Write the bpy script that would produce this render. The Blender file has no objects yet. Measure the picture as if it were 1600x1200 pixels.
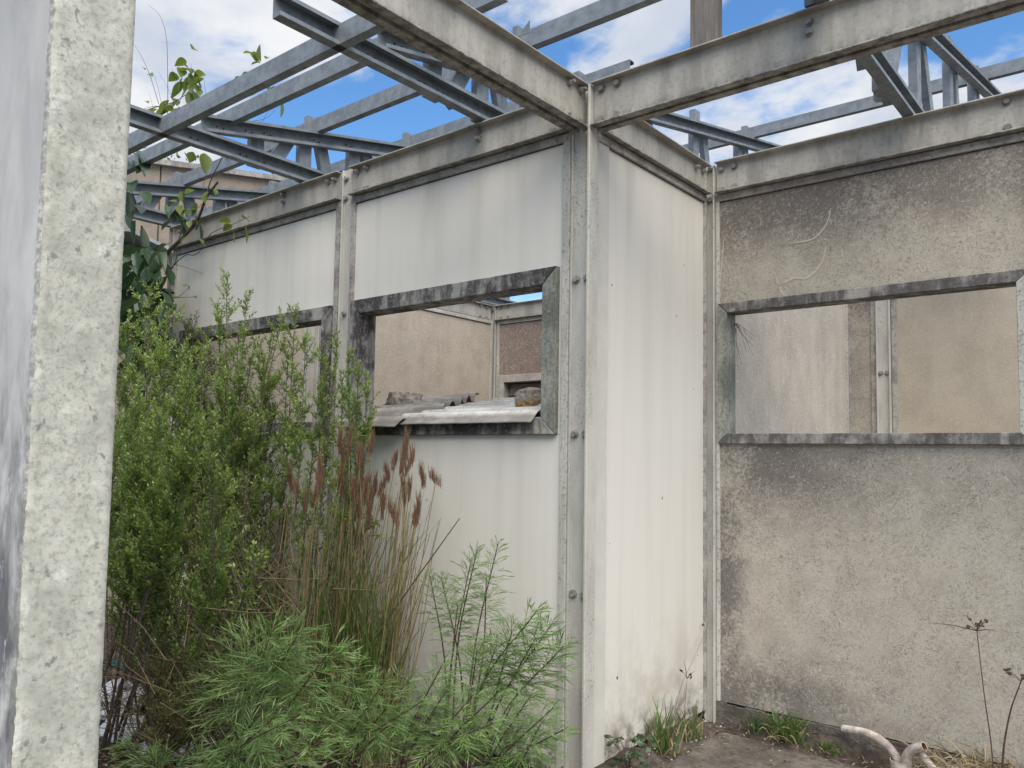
import bpy, math, random
import numpy as np
from mathutils import Vector, Matrix, noise as mnoise

# ------------------------------------------------------------------ camera, sky, sun, exposure
S = bpy.context.scene
COL = S.collection
CF, CP, CYAW, CROLL, CCX, CCY = 1256.44, 0.0678377, 2.2891258, 0.0196978, 735.805, 627.631
CAM = np.array([1.92057, -2.87934, 1.35])
_f = np.array([math.cos(CYAW)*math.cos(CP), math.sin(CYAW)*math.cos(CP), math.sin(CP)])
_r = np.array([math.sin(CYAW), -math.cos(CYAW), 0.0]); _u = np.cross(_r, _f)
_R = math.cos(CROLL)*_r + math.sin(CROLL)*_u
_U = -math.sin(CROLL)*_r + math.cos(CROLL)*_u
cd = bpy.data.cameras.new("camera"); co = bpy.data.objects.new("camera", cd); COL.objects.link(co)
cd.sensor_fit = 'HORIZONTAL'; cd.sensor_width = 36.0; cd.lens = CF/1600*36
cd.shift_x = (800-CCX)/1600; cd.shift_y = (CCY-600)/1600
cd.clip_start = 0.05; cd.clip_end = 2000
co.matrix_world = Matrix(((_R[0], _U[0], -_f[0], CAM[0]), (_R[1], _U[1], -_f[1], CAM[1]), (_R[2], _U[2], -_f[2], CAM[2]), (0, 0, 0, 1)))
S.camera = co

def ray(u, w): return _f + _R*(u-CCX)/CF - _U*(w-CCY)/CF
def atx(x, u, w): d = ray(u, w); return CAM + d*(x-CAM[0])/d[0]
def aty(y, u, w): d = ray(u, w); return CAM + d*(y-CAM[1])/d[1]
def atz(z, u, w): d = ray(u, w); return CAM + d*(z-CAM[2])/d[2]

SUN_EL, SUN_AZ = math.radians(56), math.radians(-38)      # azimuth measured from +x, counter-clockwise
sd = Vector((math.cos(SUN_AZ)*math.cos(SUN_EL), math.sin(SUN_AZ)*math.cos(SUN_EL), math.sin(SUN_EL)))
sl = bpy.data.lights.new("sun", 'SUN'); so = bpy.data.objects.new("sun", sl); COL.objects.link(so)
sl.energy = 2.5; sl.angle = math.radians(62); sl.color = (1.0, 0.935, 0.83)
so.rotation_euler = sd.to_track_quat('Z', 'Y').to_euler()
S.view_settings.view_transform = 'Standard'; S.view_settings.look = 'None'
S.view_settings.gamma = 1.0; S.view_settings.exposure = 1.06
S.cycles.max_bounces = 6; S.cycles.diffuse_bounces = 4; S.cycles.transparent_max_bounces = 4

class NT:
    """tiny helper for node trees"""
    def __init__(s, tree): s.t = tree
    def n(s, typ, **k):
        o = s.t.nodes.new(typ)
        for a, b in k.items(): setattr(o, a, b)
        return o
    def put(s, sock, v):
        if isinstance(v, bpy.types.NodeSocket): s.t.links.new(v, sock)
        else: sock.default_value = v
    def math(s, op, a, b=0.0, c=0.0, clamp=False):
        o = s.n('ShaderNodeMath', operation=op, use_clamp=clamp)
        s.put(o.inputs[0], a); s.put(o.inputs[1], b); s.put(o.inputs[2], c); return o.outputs[0]
    def mr(s, v, a, b, c=0.0, d=1.0):
        o = s.n('ShaderNodeMapRange', interpolation_type='SMOOTHSTEP')
        s.put(o.inputs[0], v); 
        for i, q in enumerate((a, b, c, d)): s.put(o.inputs[i+1], q)
        return o.outputs[0]
    def mix(s, f, a, b, mode='MIX'):
        o = s.n('ShaderNodeMix', data_type='RGBA', blend_type=mode)
        s.put(o.inputs[0], f)
        s.put(o.inputs[6], a if isinstance(a, bpy.types.NodeSocket) else (*a, 1))
        s.put(o.inputs[7], b if isinstance(b, bpy.types.NodeSocket) else (*b, 1)); return o.outputs[2]
    def mapping(s, v, scale=(1, 1, 1), rot=(0, 0, 0), loc=(0, 0, 0)):
        o = s.n('ShaderNodeMapping'); s.put(o.inputs[0], v)
        o.inputs['Scale'].default_value = scale; o.inputs['Rotation'].default_value = rot; o.inputs['Location'].default_value = loc
        return o.outputs[0]
    def noise(s, v, scale, detail=3, rough=.55, dist=0.0):
        o = s.n('ShaderNodeTexNoise'); s.put(o.inputs['Vector'], v); o.inputs['Scale'].default_value = scale
        o.inputs['Detail'].default_value = detail; o.inputs['Roughness'].default_value = rough; o.inputs['Distortion'].default_value = dist
        return o.outputs[0]
    def pos(s): return s.n('ShaderNodeNewGeometry').outputs['Position']
    def sep(s, v):
        o = s.n('ShaderNodeSeparateXYZ'); s.put(o.inputs[0], v); return o.outputs
    def fibres(s, v, scale, eps=.014, dens=(.45, .6), loc=(0, 0, 0)):
        """short curly hair lines: iso-lines of a noise, cut up by a second noise"""
        m = s.mapping(v, loc=loc)
        a = s.noise(m, scale, 1.5, .5, .8)
        l = s.mr(s.math('ABSOLUTE', s.math('SUBTRACT', a, .5)), eps, eps*2.2, 1, 0)
        k = s.mr(s.noise(m, scale*.55, 2, .6), dens[0], dens[1])
        return s.math('MULTIPLY', l, k)

def _strokes(s, v, axis, cell=24, along=15, across=150, thr=(.60, .665), loc=(0, 0, 0), bend=.010):
    """short straight hairs lying in the plane normal to axis, direction changing from cell to cell"""
    m = s.mapping(v, loc=loc)
    wv = s.n('ShaderNodeTexNoise'); s.put(wv.inputs['Vector'], m); wv.inputs['Scale'].default_value = 30; wv.inputs['Detail'].default_value = 1
    q = s.n('ShaderNodeVectorMath', operation='MULTIPLY_ADD'); s.put(q.inputs[0], wv.outputs['Color']); q.inputs[1].default_value = (bend, bend, bend); s.put(q.inputs[2], m)
    vo = s.n('ShaderNodeTexVoronoi'); s.put(vo.inputs['Vector'], q.outputs[0]); vo.inputs['Scale'].default_value = cell
    r = s.n('ShaderNodeVectorRotate', rotation_type='AXIS_ANGLE'); s.put(r.inputs['Vector'], q.outputs[0]); r.inputs['Axis'].default_value = axis
    s.put(r.inputs['Angle'], s.math('MULTIPLY', s.sep(vo.outputs['Color'])[0], 6.2832))
    sc = (along if axis[0] == 0 else across, across, across if axis[0] == 0 else along)
    n = s.noise(s.mapping(r.outputs[0], sc), 1, 1, .4)
    return s.mr(n, *thr)
NT.strokes = _strokes
w = bpy.data.worlds.new("World"); S.world = w; w.use_nodes = True
T = NT(w.node_tree); w.node_tree.nodes.clear()
sky = T.n('ShaderNodeTexSky', sky_type='NISHITA'); sky.sun_disc = False
sky.sun_elevation = SUN_EL; sky.sun_rotation = math.pi/2 - SUN_AZ; sky.air_density = 1.0; sky.dust_density = .3; sky.ozone_density = 2.5
hs = T.n('ShaderNodeHueSaturation'); hs.inputs["Saturation"].default_value = 1.22; hs.inputs["Value"].default_value = 1.5; T.put(hs.inputs['Color'], sky.outputs[0])
dirv = T.n('ShaderNodeTexCoord').outputs['Generated']
sx, sy, sz = T.sep(dirv)
den = T.math('ADD', T.math('MAXIMUM', sz, 0.0), .16)
cv = T.n('ShaderNodeCombineXYZ'); T.put(cv.inputs[0], T.math('DIVIDE', sx, den)); T.put(cv.inputs[1], T.math('DIVIDE', sy, den))
CLOUD_OFF = (12.2, 8.8, 0.0)
cm = T.mapping(cv.outputs[0], loc=CLOUD_OFF)
c1 = T.noise(cm, 1.15, 8, .56, .25)
c2 = T.noise(cm, 3.4, 6, .6, .3)
cl = T.mr(T.math('ADD', c1, T.math('MULTIPLY', T.math('SUBTRACT', c2, .5), .32)), .425, .535)
shade = T.mr(T.noise(cm, 2.1, 6, .6, .2), .35, .68)
ccol = T.mix(shade, (4.3, 4.7, 5.5), (6.5, 6.6, 6.75))
fin = T.mix(cl, hs.outputs[0], ccol)
bg = T.n('ShaderNodeBackground'); T.put(bg.inputs[0], fin); bg.inputs[1].default_value = .068
T.put(T.n('ShaderNodeOutputWorld').inputs[0], bg.outputs[0])

# ------------------------------------------------------------------ materials
MATS = {}
def mat(name, build):
    m = bpy.data.materials.new(name); m.use_nodes = True; m.node_tree.nodes.clear()
    t = NT(m.node_tree); b = t.n('ShaderNodeBsdfPrincipled'); o = t.n('ShaderNodeOutputMaterial')
    t.put(o.inputs[0], b.outputs[0]); build(t, b, o); MATS[name] = m; return m
def bump(t, b, h, dist=.002, st=.6):
    n = t.n('ShaderNodeBump'); n.inputs['Strength'].default_value = st; n.inputs['Distance'].default_value = dist
    t.put(n.inputs['Height'], h); t.put(b.inputs['Normal'], n.outputs[0])

def m_panel_white(t, b, o):
    p = t.pos(); x, y, z = t.sep(p)
    st = t.noise(t.mapping(p, (9, 9, .45)), 1, 4, .6)
    st2 = t.noise(t.mapping(p, (30, 30, .7), loc=(4, 2, 0)), 1, 3, .6)
    c = t.mix(t.mr(st, .40, .75), (.72, .69, .63), (.655, .625, .565))
    c = t.mix(t.math('MULTIPLY', t.mr(st2, .55, .80), .07), c, (.46, .455, .40))
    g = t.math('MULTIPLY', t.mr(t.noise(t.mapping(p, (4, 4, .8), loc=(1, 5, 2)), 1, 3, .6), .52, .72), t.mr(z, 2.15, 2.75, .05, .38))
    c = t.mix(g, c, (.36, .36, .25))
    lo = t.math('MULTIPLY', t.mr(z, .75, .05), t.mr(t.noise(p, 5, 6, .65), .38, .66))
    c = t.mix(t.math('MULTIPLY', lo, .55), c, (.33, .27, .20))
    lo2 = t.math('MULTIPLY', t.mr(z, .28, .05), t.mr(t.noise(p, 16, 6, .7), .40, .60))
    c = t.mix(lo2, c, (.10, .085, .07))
    sp = t.mr(t.noise(p, 27, 0, .4), .872, .88)
    c = t.mix(sp, c, (.15, .14, .12))
    t.put(b.inputs['Base Color'], c); b.inputs['Roughness'].default_value = .62
    bump(t, b, t.noise(p, 14, 4, .6), .004, .25)
mat('panel_white', m_panel_white)

def m_beam(t, b, o):
    p = t.pos(); x, y, z = t.sep(p)
    n1 = t.noise(t.mapping(p, (10, 10, 2.0)), 1, 5, .65); n2 = t.noise(p, 60, 4, .7); n3 = t.noise(p, 4, 4, .6)
    c = t.mix(t.mr(n1, .35, .68), (.46, .44, .395), (.31, .295, .26))
    c = t.mix(t.math('MULTIPLY', t.mr(n2, .48, .68), .45), c, (.21, .20, .18))
    mold = t.math('MULTIPLY', t.mr(z, 2.83, 2.768), t.mr(t.noise(t.mapping(p, (24, 24, 12)), 1, 5, .7), .36, .66))
    c = t.mix(t.math('MULTIPLY', mold, .85), c, (.075, .068, .066))
    dk = t.math('MULTIPLY', t.mr(n3, .54, .70), t.mr(t.noise(t.mapping(p, (22, 22, 4), loc=(3, 1, 7)), 1, 4, .7), .42, .68))
    c = t.mix(t.math('MULTIPLY', dk, .6), c, (.15, .14, .13))
    t.put(b.inputs['Base Color'], c); b.inputs['Roughness'].default_value = .6
    bump(t, b, n2, .0015, .4)
mat('beam_paint', m_beam)

def m_column(t, b, o):
    p = t.pos()
    n1 = t.noise(t.mapping(p, (9, 9, 3.2)), 1, 5, .65); n2 = t.noise(p, 85, 4, .7); n3 = t.noise(t.mapping(p, (3, 3, 1.4)), 1, 4, .6)
    c = t.mix(t.mr(n1, .35, .68), (.545, .525, .475), (.425, .408, .365))
    sp = t.math('MULTIPLY', t.mr(n2, .53, .64), t.mr(n3, .44, .60))
    c = t.mix(t.math('MULTIPLY', sp, .8), c, (.17, .165, .15))
    c = t.mix(t.math('MULTIPLY', t.mr(n2, .40, .30), .7), c, (.62, .61, .58))
    t.put(b.inputs['Base Color'], c); b.inputs['Roughness'].default_value = .55
    bump(t, b, n2, .0015, .5)
mat('column_paint', m_column)

def m_trim(t, b, o):
    p = t.pos()
    n1 = t.noise(p, 55, 5, .7); n2 = t.noise(p, 9, 5, .65)
    c = t.mix(t.mr(n2, .36, .62), (.42, .40, .365), (.25, .23, .215))
    c = t.mix(t.math('MULTIPLY', t.mr(n1, .52, .64), .65), c, (.10, .09, .085))
    c = t.mix(t.math('MULTIPLY', t.mr(n1, .42, .34), .7), c, (.46, .45, .41))
    t.put(b.inputs['Base Color'], c); b.inputs['Roughness'].default_value = .85
    bump(t, b, n1, .003, .6)
mat('trim_cement', m_trim)

def m_trim_pale(t, b, o):
    p = t.pos()
    n1 = t.noise(p, 70, 5, .7); n2 = t.noise(t.mapping(p, (8, 8, 2)), 1, 5, .65)
    c = t.mix(t.mr(n2, .36, .66), (.54, .525, .48), (.40, .39, .35))
    c = t.mix(t.math('MULTIPLY', t.mr(n1, .52, .62), .7), c, (.17, .16, .15))
    t.put(b.inputs['Base Color'], c); b.inputs['Roughness'].default_value = .8
    bump(t, b, n1, .003, .6)
mat('trim_pale', m_trim_pale)

def m_frame(dark):
    def f(t, b, o):
        p = t.pos()
        n1 = t.noise(p, 60, 6, .75); n2 = t.noise(t.mapping(p, (11, 11, 7)), 1, 6, .7); n3 = t.noise(t.mapping(p, (26, 26, 4) if dark else (14, 14, 1.5)), 1, 4, .65)
        n2 = t.math('ADD', n2, t.math('MULTIPLY', t.math('SUBTRACT', t.noise(p, 2.6, 3, .5, .6), .5), .7))
        c = t.mix(t.mr(n2, .36, .60), (.34, .325, .30), (.055, .050, .052) if dark else (.105, .097, .095))
        c = t.mix(t.math('MULTIPLY', t.mr(n3, .44, .64), .75), c, (.06, .055, .055))
        k = .5 if dark else .3
        c = t.mix(t.math('MULTIPLY', t.mr(n1, .46, .36), .75*k), c, (.50, .49, .46))
        c = t.mix(t.math('MULTIPLY', t.mr(n1, .55, .64), .55*k), c, (.035, .034, .036))
        t.put(b.inputs['Base Color'], c); b.inputs['Roughness'].default_value = .88
        bump(t, b, n1, .003, .6)
    return f
mat('frame_mouldy', m_frame(True)); mat('frame_stained', m_frame(False))

def m_frame_green(t, b, o):
    p = t.pos()
    n1 = t.noise(p, 75, 6, .75); n2 = t.noise(t.mapping(p, (7, 7, 3)), 1, 5, .7)
    c = t.mix(t.mr(n2, .36, .62), (.34, .345, .30), (.14, .15, .125))
    c = t.mix(t.math('MULTIPLY', t.mr(n1, .48, .64), .6), c, (.075, .075, .068))
    c = t.mix(t.math('MULTIPLY', t.mr(n1, .44, .32), .5), c, (.50, .50, .45))
    t.put(b.inputs['Base Color'], c); b.inputs['Roughness'].default_value = .9
    bump(t, b, n1, .003, .6)
mat('frame_lichen', m_frame_green)

def m_fibre_c(t, b, o):
    """beige fibre cement with dark hair-like growth and purple-brown weathering"""
    p = t.pos(); x, y, z = t.sep(p)
    big = t.noise(p, 2.2, 5, .6); mid = t.noise(p, 9, 5, .65); fine = t.noise(p, 70, 4, .7)
    c = t.mix(t.mr(mid, .35, .68), (.46, .42, .355), (.39, .352, .295))
    h1 = t.strokes(p, (0, 1, 0), 44, 22, 250, (.61, .68), bend=.02); h2 = t.strokes(p, (0, 1, 0), 58, 26, 290, (.60, .67), (3, 1, 5), .02); h3 = t.strokes(p, (0, 1, 0), 30, 15, 200, (.64, .70), (7, 2, 1), .025)
    hair = t.math('MAXIMUM', h1, t.math('MAXIMUM', h2, h3))
    # weathering follows the edges where water runs: the left edge, below the beam, beneath the sill, and the foot
    wob = t.math('MULTIPLY', t.math('SUBTRACT', t.noise(p, 6, 6, .65), .5), .9)
    left = t.math('MULTIPLY', t.mr(t.math('ADD', x, t.math('MULTIPLY', wob, .30)), .30, .17), t.mr(z, 1.46, 1.40, .35, 1))
    top = t.math('MULTIPLY', t.mr(t.math('ADD', z, t.math('MULTIPLY', wob, .30)), 2.30, 2.62), t.mr(x, 2.6, .3, .55, 1))
    sill = t.math('MULTIPLY', t.math('MULTIPLY', t.mr(t.math('ADD', z, t.math('MULTIPLY', wob, .5)), .90, 1.28), t.mr(z, 1.46, 1.43)), t.mr(t.math('ADD', x, wob), 1.1, .35, .30, 1))
    foot = t.math('MULTIPLY', t.mr(t.math('ADD', z, t.math('MULTIPLY', wob, .35)), .50, .18), t.mr(t.math('ADD', x, wob), 1.0, .35, .30, 1))
    wth = t.math('MAXIMUM', t.math('MAXIMUM', left, top), t.math('MAXIMUM', sill, foot))
    wth = t.math('MULTIPLY', wth, t.mr(t.math('ADD', big, t.math('MULTIPLY', t.math('SUBTRACT', fine, .5), .8)), .31, .56, .2, 1))
    c = t.mix(t.math('MULTIPLY', wth, .80), c, (.105, .092, .088))
    c = t.mix(t.math('MULTIPLY', hair, t.math('MULTIPLY', t.mr(t.noise(p, 5, 4, .6), .34, .60, .35, .75), t.math('ADD', .75, t.math('MULTIPLY', wth, .4)))), c, (.105, .09, .084))
    lf = t.strokes(p, (0, 1, 0), 40, 20, 230, (.63, .70), (9, 9, 2), .02)
    c = t.mix(t.math('MULTIPLY', lf, .55), c, (.56, .52, .45))
    c = t.mix(t.math('MULTIPLY', t.mr(fine, .5, .7), .15), c, (.20, .18, .16))
    t.put(b.inputs['Base Color'], c); b.inputs['Roughness'].default_value = .9
    bump(t, b, t.math('ADD', fine, t.math('MULTIPLY', hair, .15)), .002, .4)
mat('fibre_weathered', m_fibre_c)

def m_fibre_clean(c0, c1, flk, amt, axis=(1, 0, 0)):
    def f(t, b, o):
        p = t.pos()
        mid = t.noise(p, 5, 4, .6); fine = t.noise(p, 60, 4, .65)
        c = t.mix(t.mr(mid, .35, .68), c0, c1)
        fl = t.math('MAXIMUM', t.strokes(p, axis, 28, 18, 190, (.61, .68), bend=.02), t.strokes(p, axis, 38, 22, 230, (.61, .68), (5, 1, 3), .02))
        c = t.mix(t.math('MULTIPLY', fl, amt), c, flk)
        c = t.mix(t.math('MULTIPLY', t.mr(fine, .52, .72), .3), c, tuple(q*.55 for q in c1))
        st = t.mr(t.noise(t.mapping(p, (7, 7, .6)), 1, 4, .6), .45, .75)
        c = t.mix(t.math('MULTIPLY', st, .25), c, tuple(q*.6 for q in c1))
        t.put(b.inputs['Base Color'], c); b.inputs['Roughness'].default_value = .85
        bump(t, b, fine, .002, .4)
    return f
mat('fibre_beige', m_fibre_clean((.47, .41, .335), (.40, .345, .28), (.66, .61, .53), .6))
mat('fibre_pale', m_fibre_clean((.52, .475, .42), (.42, .385, .34), (.72, .68, .62), .7))
mat('fibre_brown', m_fibre_clean((.255, .195, .165), (.215, .165, .14), (.50, .43, .37), .9, (0, 1, 0)))
mat('fibre_tan', m_fibre_clean((.46, .405, .325), (.40, .35, .28), (.60, .55, .46), .4, (0, 1, 0)))
mat('fibre_far', m_fibre_clean((.33, .27, .215), (.24, .195, .155), (.45, .38, .30), .5))

def m_galv(t, b, o):
    p = t.pos()
    n1 = t.noise(p, 18, 5, .65); n2 = t.noise(t.mapping(p, (3, 3, 22)), 1, 4, .6)
    c = t.mix(t.mr(n1, .33, .68), (.245, .27, .29), (.16, .183, .203))
    c = t.mix(t.math('MULTIPLY', t.mr(n2, .54, .72), .35), c, (.30, .33, .355))
    t.put(b.inputs['Base Color'], c); b.inputs['Metallic'].default_value = .2
    t.put(b.inputs['Roughness'], t.mr(n1, .3, .7, .42, .62))
mat('galvanised', m_galv)

def m_brown_steel(t, b, o):
    p = t.pos()
    rib = t.n('ShaderNodeTexWave', wave_type='BANDS', bands_direction='X'); t.put(rib.inputs['Vector'], p); rib.inputs['Scale'].default_value = 28
    n1 = t.noise(t.mapping(p, (30, 30, 4)), 1, 5, .65)
    c = t.mix(t.mr(n1, .35, .65), (.20, .178, .158), (.125, .112, .10))
    c = t.mix(t.math('MULTIPLY', rib.outputs['Fac'], .12), c, (.08, .07, .062))
    t.put(b.inputs['Base Color'], c); b.inputs['Roughness'].default_value = .75
    bump(t, b, rib.outputs['Fac'], .0012, .4)
mat('brown_ribbed', m_brown_steel)

def m_bolt(t, b, o):
    p = t.pos(); n1 = t.noise(p, 40, 4, .7); big = t.noise(p, 3, 2, .5)
    c = t.mix(t.mr(n1, .4, .6), (.36, .35, .33), (.22, .21, .20))
    c = t.mix(t.math('MULTIPLY', t.mr(big, .56, .66), .6), c, (.19, .145, .125))
    t.put(b.inputs['Base Color'], c); b.inputs['Roughness'].default_value = .6; b.inputs['Metallic'].default_value = .2
mat('bolt_steel', m_bolt)

def m_pillar(t, b, o):
    p = t.pos(); x, y, z = t.sep(p)
    mid = t.noise(p, 13, 6, .68); fine = t.noise(p, 65, 5, .72); big = t.noise(p, 3, 4, .6)
    c = t.mix(t.mr(mid, .36, .66), (.55, .55, .48), (.41, .41, .355))
    c = t.mix(t.math('MULTIPLY', t.mr(fine, .48, .64), .6), c, (.25, .25, .21))
    c = t.mix(t.math('MULTIPLY', t.mr(t.noise(p, 2.2, 6, .65), .46, .68), .38), c, (.27, .275, .23))
    pv = t.mapping(p, (1, 1, 2.2))
    h = t.math('MAXIMUM', t.strokes(p, (1, 0, 0), 42, 26, 260, (.62, .70), bend=.02), t.strokes(pv, (1, 0, 0), 56, 30, 320, (.62, .70), (2, 6, 1), .02))
    c = t.mix(t.math('MULTIPLY', h, t.mr(big, .35, .60, .12, .48)), c, (.24, .24, .205))
    spot = t.mr(t.noise(p, 38, 3, .55), .62, .70)
    c = t.mix(t.math('MULTIPLY', spot, .75), c, (.18, .18, .16))
    c = t.mix(t.math('MULTIPLY', t.mr(mid, .40, .28), .7), c, (.70, .70, .64))
    t.put(b.inputs['Base Color'], c); b.inputs['Roughness'].default_value = .92
    bump(t, b, t.math('ADD', fine, t.math('MULTIPLY', mid, .3)), .001, .3)
mat('pillar_rough', m_pillar)

def m_pillar_side(t, b, o):
    p = t.pos(); x, y, z = t.sep(p)
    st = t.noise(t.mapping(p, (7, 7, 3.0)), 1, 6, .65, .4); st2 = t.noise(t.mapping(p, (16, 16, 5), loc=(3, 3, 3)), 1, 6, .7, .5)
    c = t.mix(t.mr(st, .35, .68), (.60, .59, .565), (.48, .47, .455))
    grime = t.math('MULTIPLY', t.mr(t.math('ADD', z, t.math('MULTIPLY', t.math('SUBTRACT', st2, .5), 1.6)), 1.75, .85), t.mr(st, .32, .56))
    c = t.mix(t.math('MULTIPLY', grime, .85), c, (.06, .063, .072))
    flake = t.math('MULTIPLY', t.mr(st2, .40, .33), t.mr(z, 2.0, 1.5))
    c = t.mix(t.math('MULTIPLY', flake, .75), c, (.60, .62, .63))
    edge = t.mr(t.math('ADD', x, t.math('MULTIPLY', t.math('SUBTRACT', st2, .5), .02)), .030, .042)
    c = t.mix(t.math('MULTIPLY', edge, t.mr(t.noise(p, 60, 4, .7), .34, .62, 0, .8)), c, (.20, .20, .18))
    t.put(b.inputs['Base Color'], c); b.inputs['Roughness'].default_value = .7
    bump(t, b, st, .002, .5)
mat('pillar_side', m_pillar_side)

def m_slab(t, b, o):
    p = t.pos()
    big = t.noise(p, 3.5, 6, .65); mid = t.noise(p, 17, 6, .7); fine = t.noise(p, 75, 4, .7)
    c = t.mix(t.mr(big, .36, .62), (.20, .172, .145), (.105, .091, .078))
    c = t.mix(t.math('MULTIPLY', t.mr(mid, .48, .66), .7), c, (.04, .034, .029))
    c = t.mix(t.math('MULTIPLY', t.mr(fine, .56, .66), .6), c, (.24, .205, .17))
    c = t.mix(t.math('MULTIPLY', t.mr(t.noise(p, 9, 6, .7), .47, .62), .5), c, (.05, .045, .04))
    t.put(b.inputs['Base Color'], c); b.inputs['Roughness'].default_value = .9
    bump(t, b, t.math('ADD', mid, fine), .012, .9)
mat('slab_concrete', m_slab)

def m_soil(t, b, o):
    p = t.pos()
    big = t.noise(p, 4, 6, .65); mid = t.noise(p, 26, 6, .75)
    c = t.mix(t.mr(big, .38, .62), (.125, .10, .078), (.055, .043, .034))
    c = t.mix(t.math('MULTIPLY', t.mr(mid, .45, .62), .8), c, (.028, .023, .019))
    c = t.mix(t.math('MULTIPLY', t.mr(mid, .40, .30), .6), c, (.24, .20, .155))
    t.put(b.inputs['Base Color'], c); b.inputs['Roughness'].default_value = .95
    bump(t, b, mid, .02, .8)
mat('soil', m_soil)

def m_corr(c0, c1, c2):
    def f(t, b, o):
        p = t.pos()
        n1 = t.noise(t.mapping(p, (6, 40, 40)), 1, 5, .65); n2 = t.noise(p, 45, 5, .7); n3 = t.noise(p, 5, 4, .6)
        c = t.mix(t.mr(n3, .38, .62), c0, c1)
        c = t.mix(t.math('MULTIPLY', t.mr(n1, .50, .68), .7), c, c2)
        c = t.mix(t.math('MULTIPLY', t.mr(n2, .54, .66), .55), c, (.12, .11, .10))
        silt_shade = t.math('MULTIPLY', t.mr(t.n('ShaderNodeAttribute', attribute_name='tone').outputs['Fac'], .92, .42), t.mr(n3, .25, .6, .55, .95))  # valley dirt spread up each slope, painting in the shade between ridges
        c = t.mix(t.math('MULTIPLY', silt_shade, .8), c, (.13, .115, .10))
        t.put(b.inputs['Base Color'], c); b.inputs['Roughness'].default_value = .85
        bump(t, b, n2, .003, .5)
    return f
mat('sheet_white', m_corr((.66, .65, .61), (.50, .485, .45), (.30, .28, .25)))
mat('sheet_grey', m_corr((.36, .335, .30), (.23, .21, .19), (.46, .44, .40)))
mat('sheet_edge', m_corr((.40, .38, .34), (.25, .235, .21), (.14, .12, .10)))

def m_rock(lichen, k0=1.0):
    def f(t, b, o):
        p = t.pos(); x, y, z = t.sep(p)
        n1 = t.noise(p, 40, 6, .72); n2 = t.noise(p, 12, 5, .65)
        c = t.mix(t.mr(n1, .36, .64), (.40*k0, .35*k0, .285*k0), (.18*k0, .16*k0, .135*k0))
        c = t.mix(t.math('MULTIPLY', t.mr(n2, .50, .40), .7), c, (.47, .44, .40))
        if lichen:
            k = t.math('MULTIPLY', t.mr(t.math('ADD', z, t.math('MULTIPLY', t.math('SUBTRACT', n2, .5), .06)), 1.642, 1.605), t.mr(n1, .32, .52))
            c = t.mix(t.math('MULTIPLY', k, .85), c, (.42, .22, .035))
        t.put(b.inputs['Base Color'], c); b.inputs['Roughness'].default_value = .95
        bump(t, b, n1, .008, .8)
    return f
mat('rock_lichen', m_rock(True, 1.25)); mat('rock_grey', m_rock(False, 1.35))

def simple(name, col, rough=.7, var=.35, scale=30):
    def f(t, b, o):
        n = t.noise(t.pos(), scale, 5, .65)
        t.put(b.inputs['Base Color'], t.mix(t.mr(n, .32, .68), col, tuple(q*(1-var) for q in col))); b.inputs['Roughness'].default_value = rough
    return mat(name, f)
simple('strip_white', (.62, .60, .545), .65, .10, 9)
simple('louvre_wood', (.20, .16, .14), .7, .4); simple('frame_white', (.50, .48, .44), .7, .3, 12)
simple('conduit_plastic', (.58, .51, .455), .5, .5, 30); simple('pipe_inside', (.17, .08, .06), .8)
simple('bag_white', (.72, .74, .78), .4, .15, 20); simple('rag_teal', (.012, .13, .12), .8); simple('carton', (.24, .15, .10), .9)
simple('bark_brown', (.12, .085, .06), .9, .5, 60); simple('bark_grey', (.17, .14, .11), .9, .5, 60); simple('twig_dark', (.075, .05, .042), .9, .4)
simple('dry_stem', (.27, .20, .115), .85, .55, 50); simple('culm_red', (.27, .215, .095), .8, .6, 18); simple('purple_stem', (.095, .045, .045), .8, .4)
simple('sheet_metal', (.42, .45, .48), .45, .25, 6); simple('seed_brown', (.11, .07, .055), .9)

def m_leaf(lo, hi, rough=.45, trans=.30, dry=None):
    def f(t, b, o):
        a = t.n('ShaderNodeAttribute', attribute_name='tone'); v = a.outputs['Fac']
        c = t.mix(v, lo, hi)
        if dry: c = t.mix(t.mr(v, .955, .965), c, dry)
        t.put(b.inputs['Base Color'], c); b.inputs['Roughness'].default_value = rough
        tr = t.n('ShaderNodeBsdfTranslucent'); t.put(tr.inputs[0], t.mix(.5, c, (hi[0]*1.3, hi[1]*1.4, hi[2]*.7)))
        mx = t.n('ShaderNodeMixShader'); mx.inputs[0].default_value = trans
        t.put(mx.inputs[1], b.outputs[0]); t.put(mx.inputs[2], tr.outputs[0]); t.put(o.inputs[0], mx.outputs[0])
    return f
mat('leaf_shrub', m_leaf((.085, .145, .034), (.32, .43, .11)))
mat('leaf_olive', m_leaf((.075, .105, .034), (.24, .275, .09)))
mat('leaf_fern', m_leaf((.050, .110, .036), (.24, .355, .125), .45, .3))
mat('leaf_broad', m_leaf((.018, .042, .022), (.055, .105, .045), .32, .2))
mat('leaf_lime', m_leaf((.07, .10, .022), (.20, .25, .055), .4, .4))
mat('leaf_tree', m_leaf((.05, .085, .025), (.17, .23, .07), .5, .35))
mat('leaf_weed', m_leaf((.035, .070, .030), (.085, .14, .06)))
mat('grass_green', m_leaf((.045, .085, .020), (.13, .20, .045), .5, .3, (.38, .31, .17)))
mat('grass_dry', m_leaf((.20, .15, .085), (.42, .35, .23), .7, .2))
mat('plume_red', m_leaf((.125, .066, .043), (.31, .185, .12), .8, .3))
mat('litter', m_leaf((.10, .065, .04), (.34, .26, .18), .85, .1))

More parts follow.
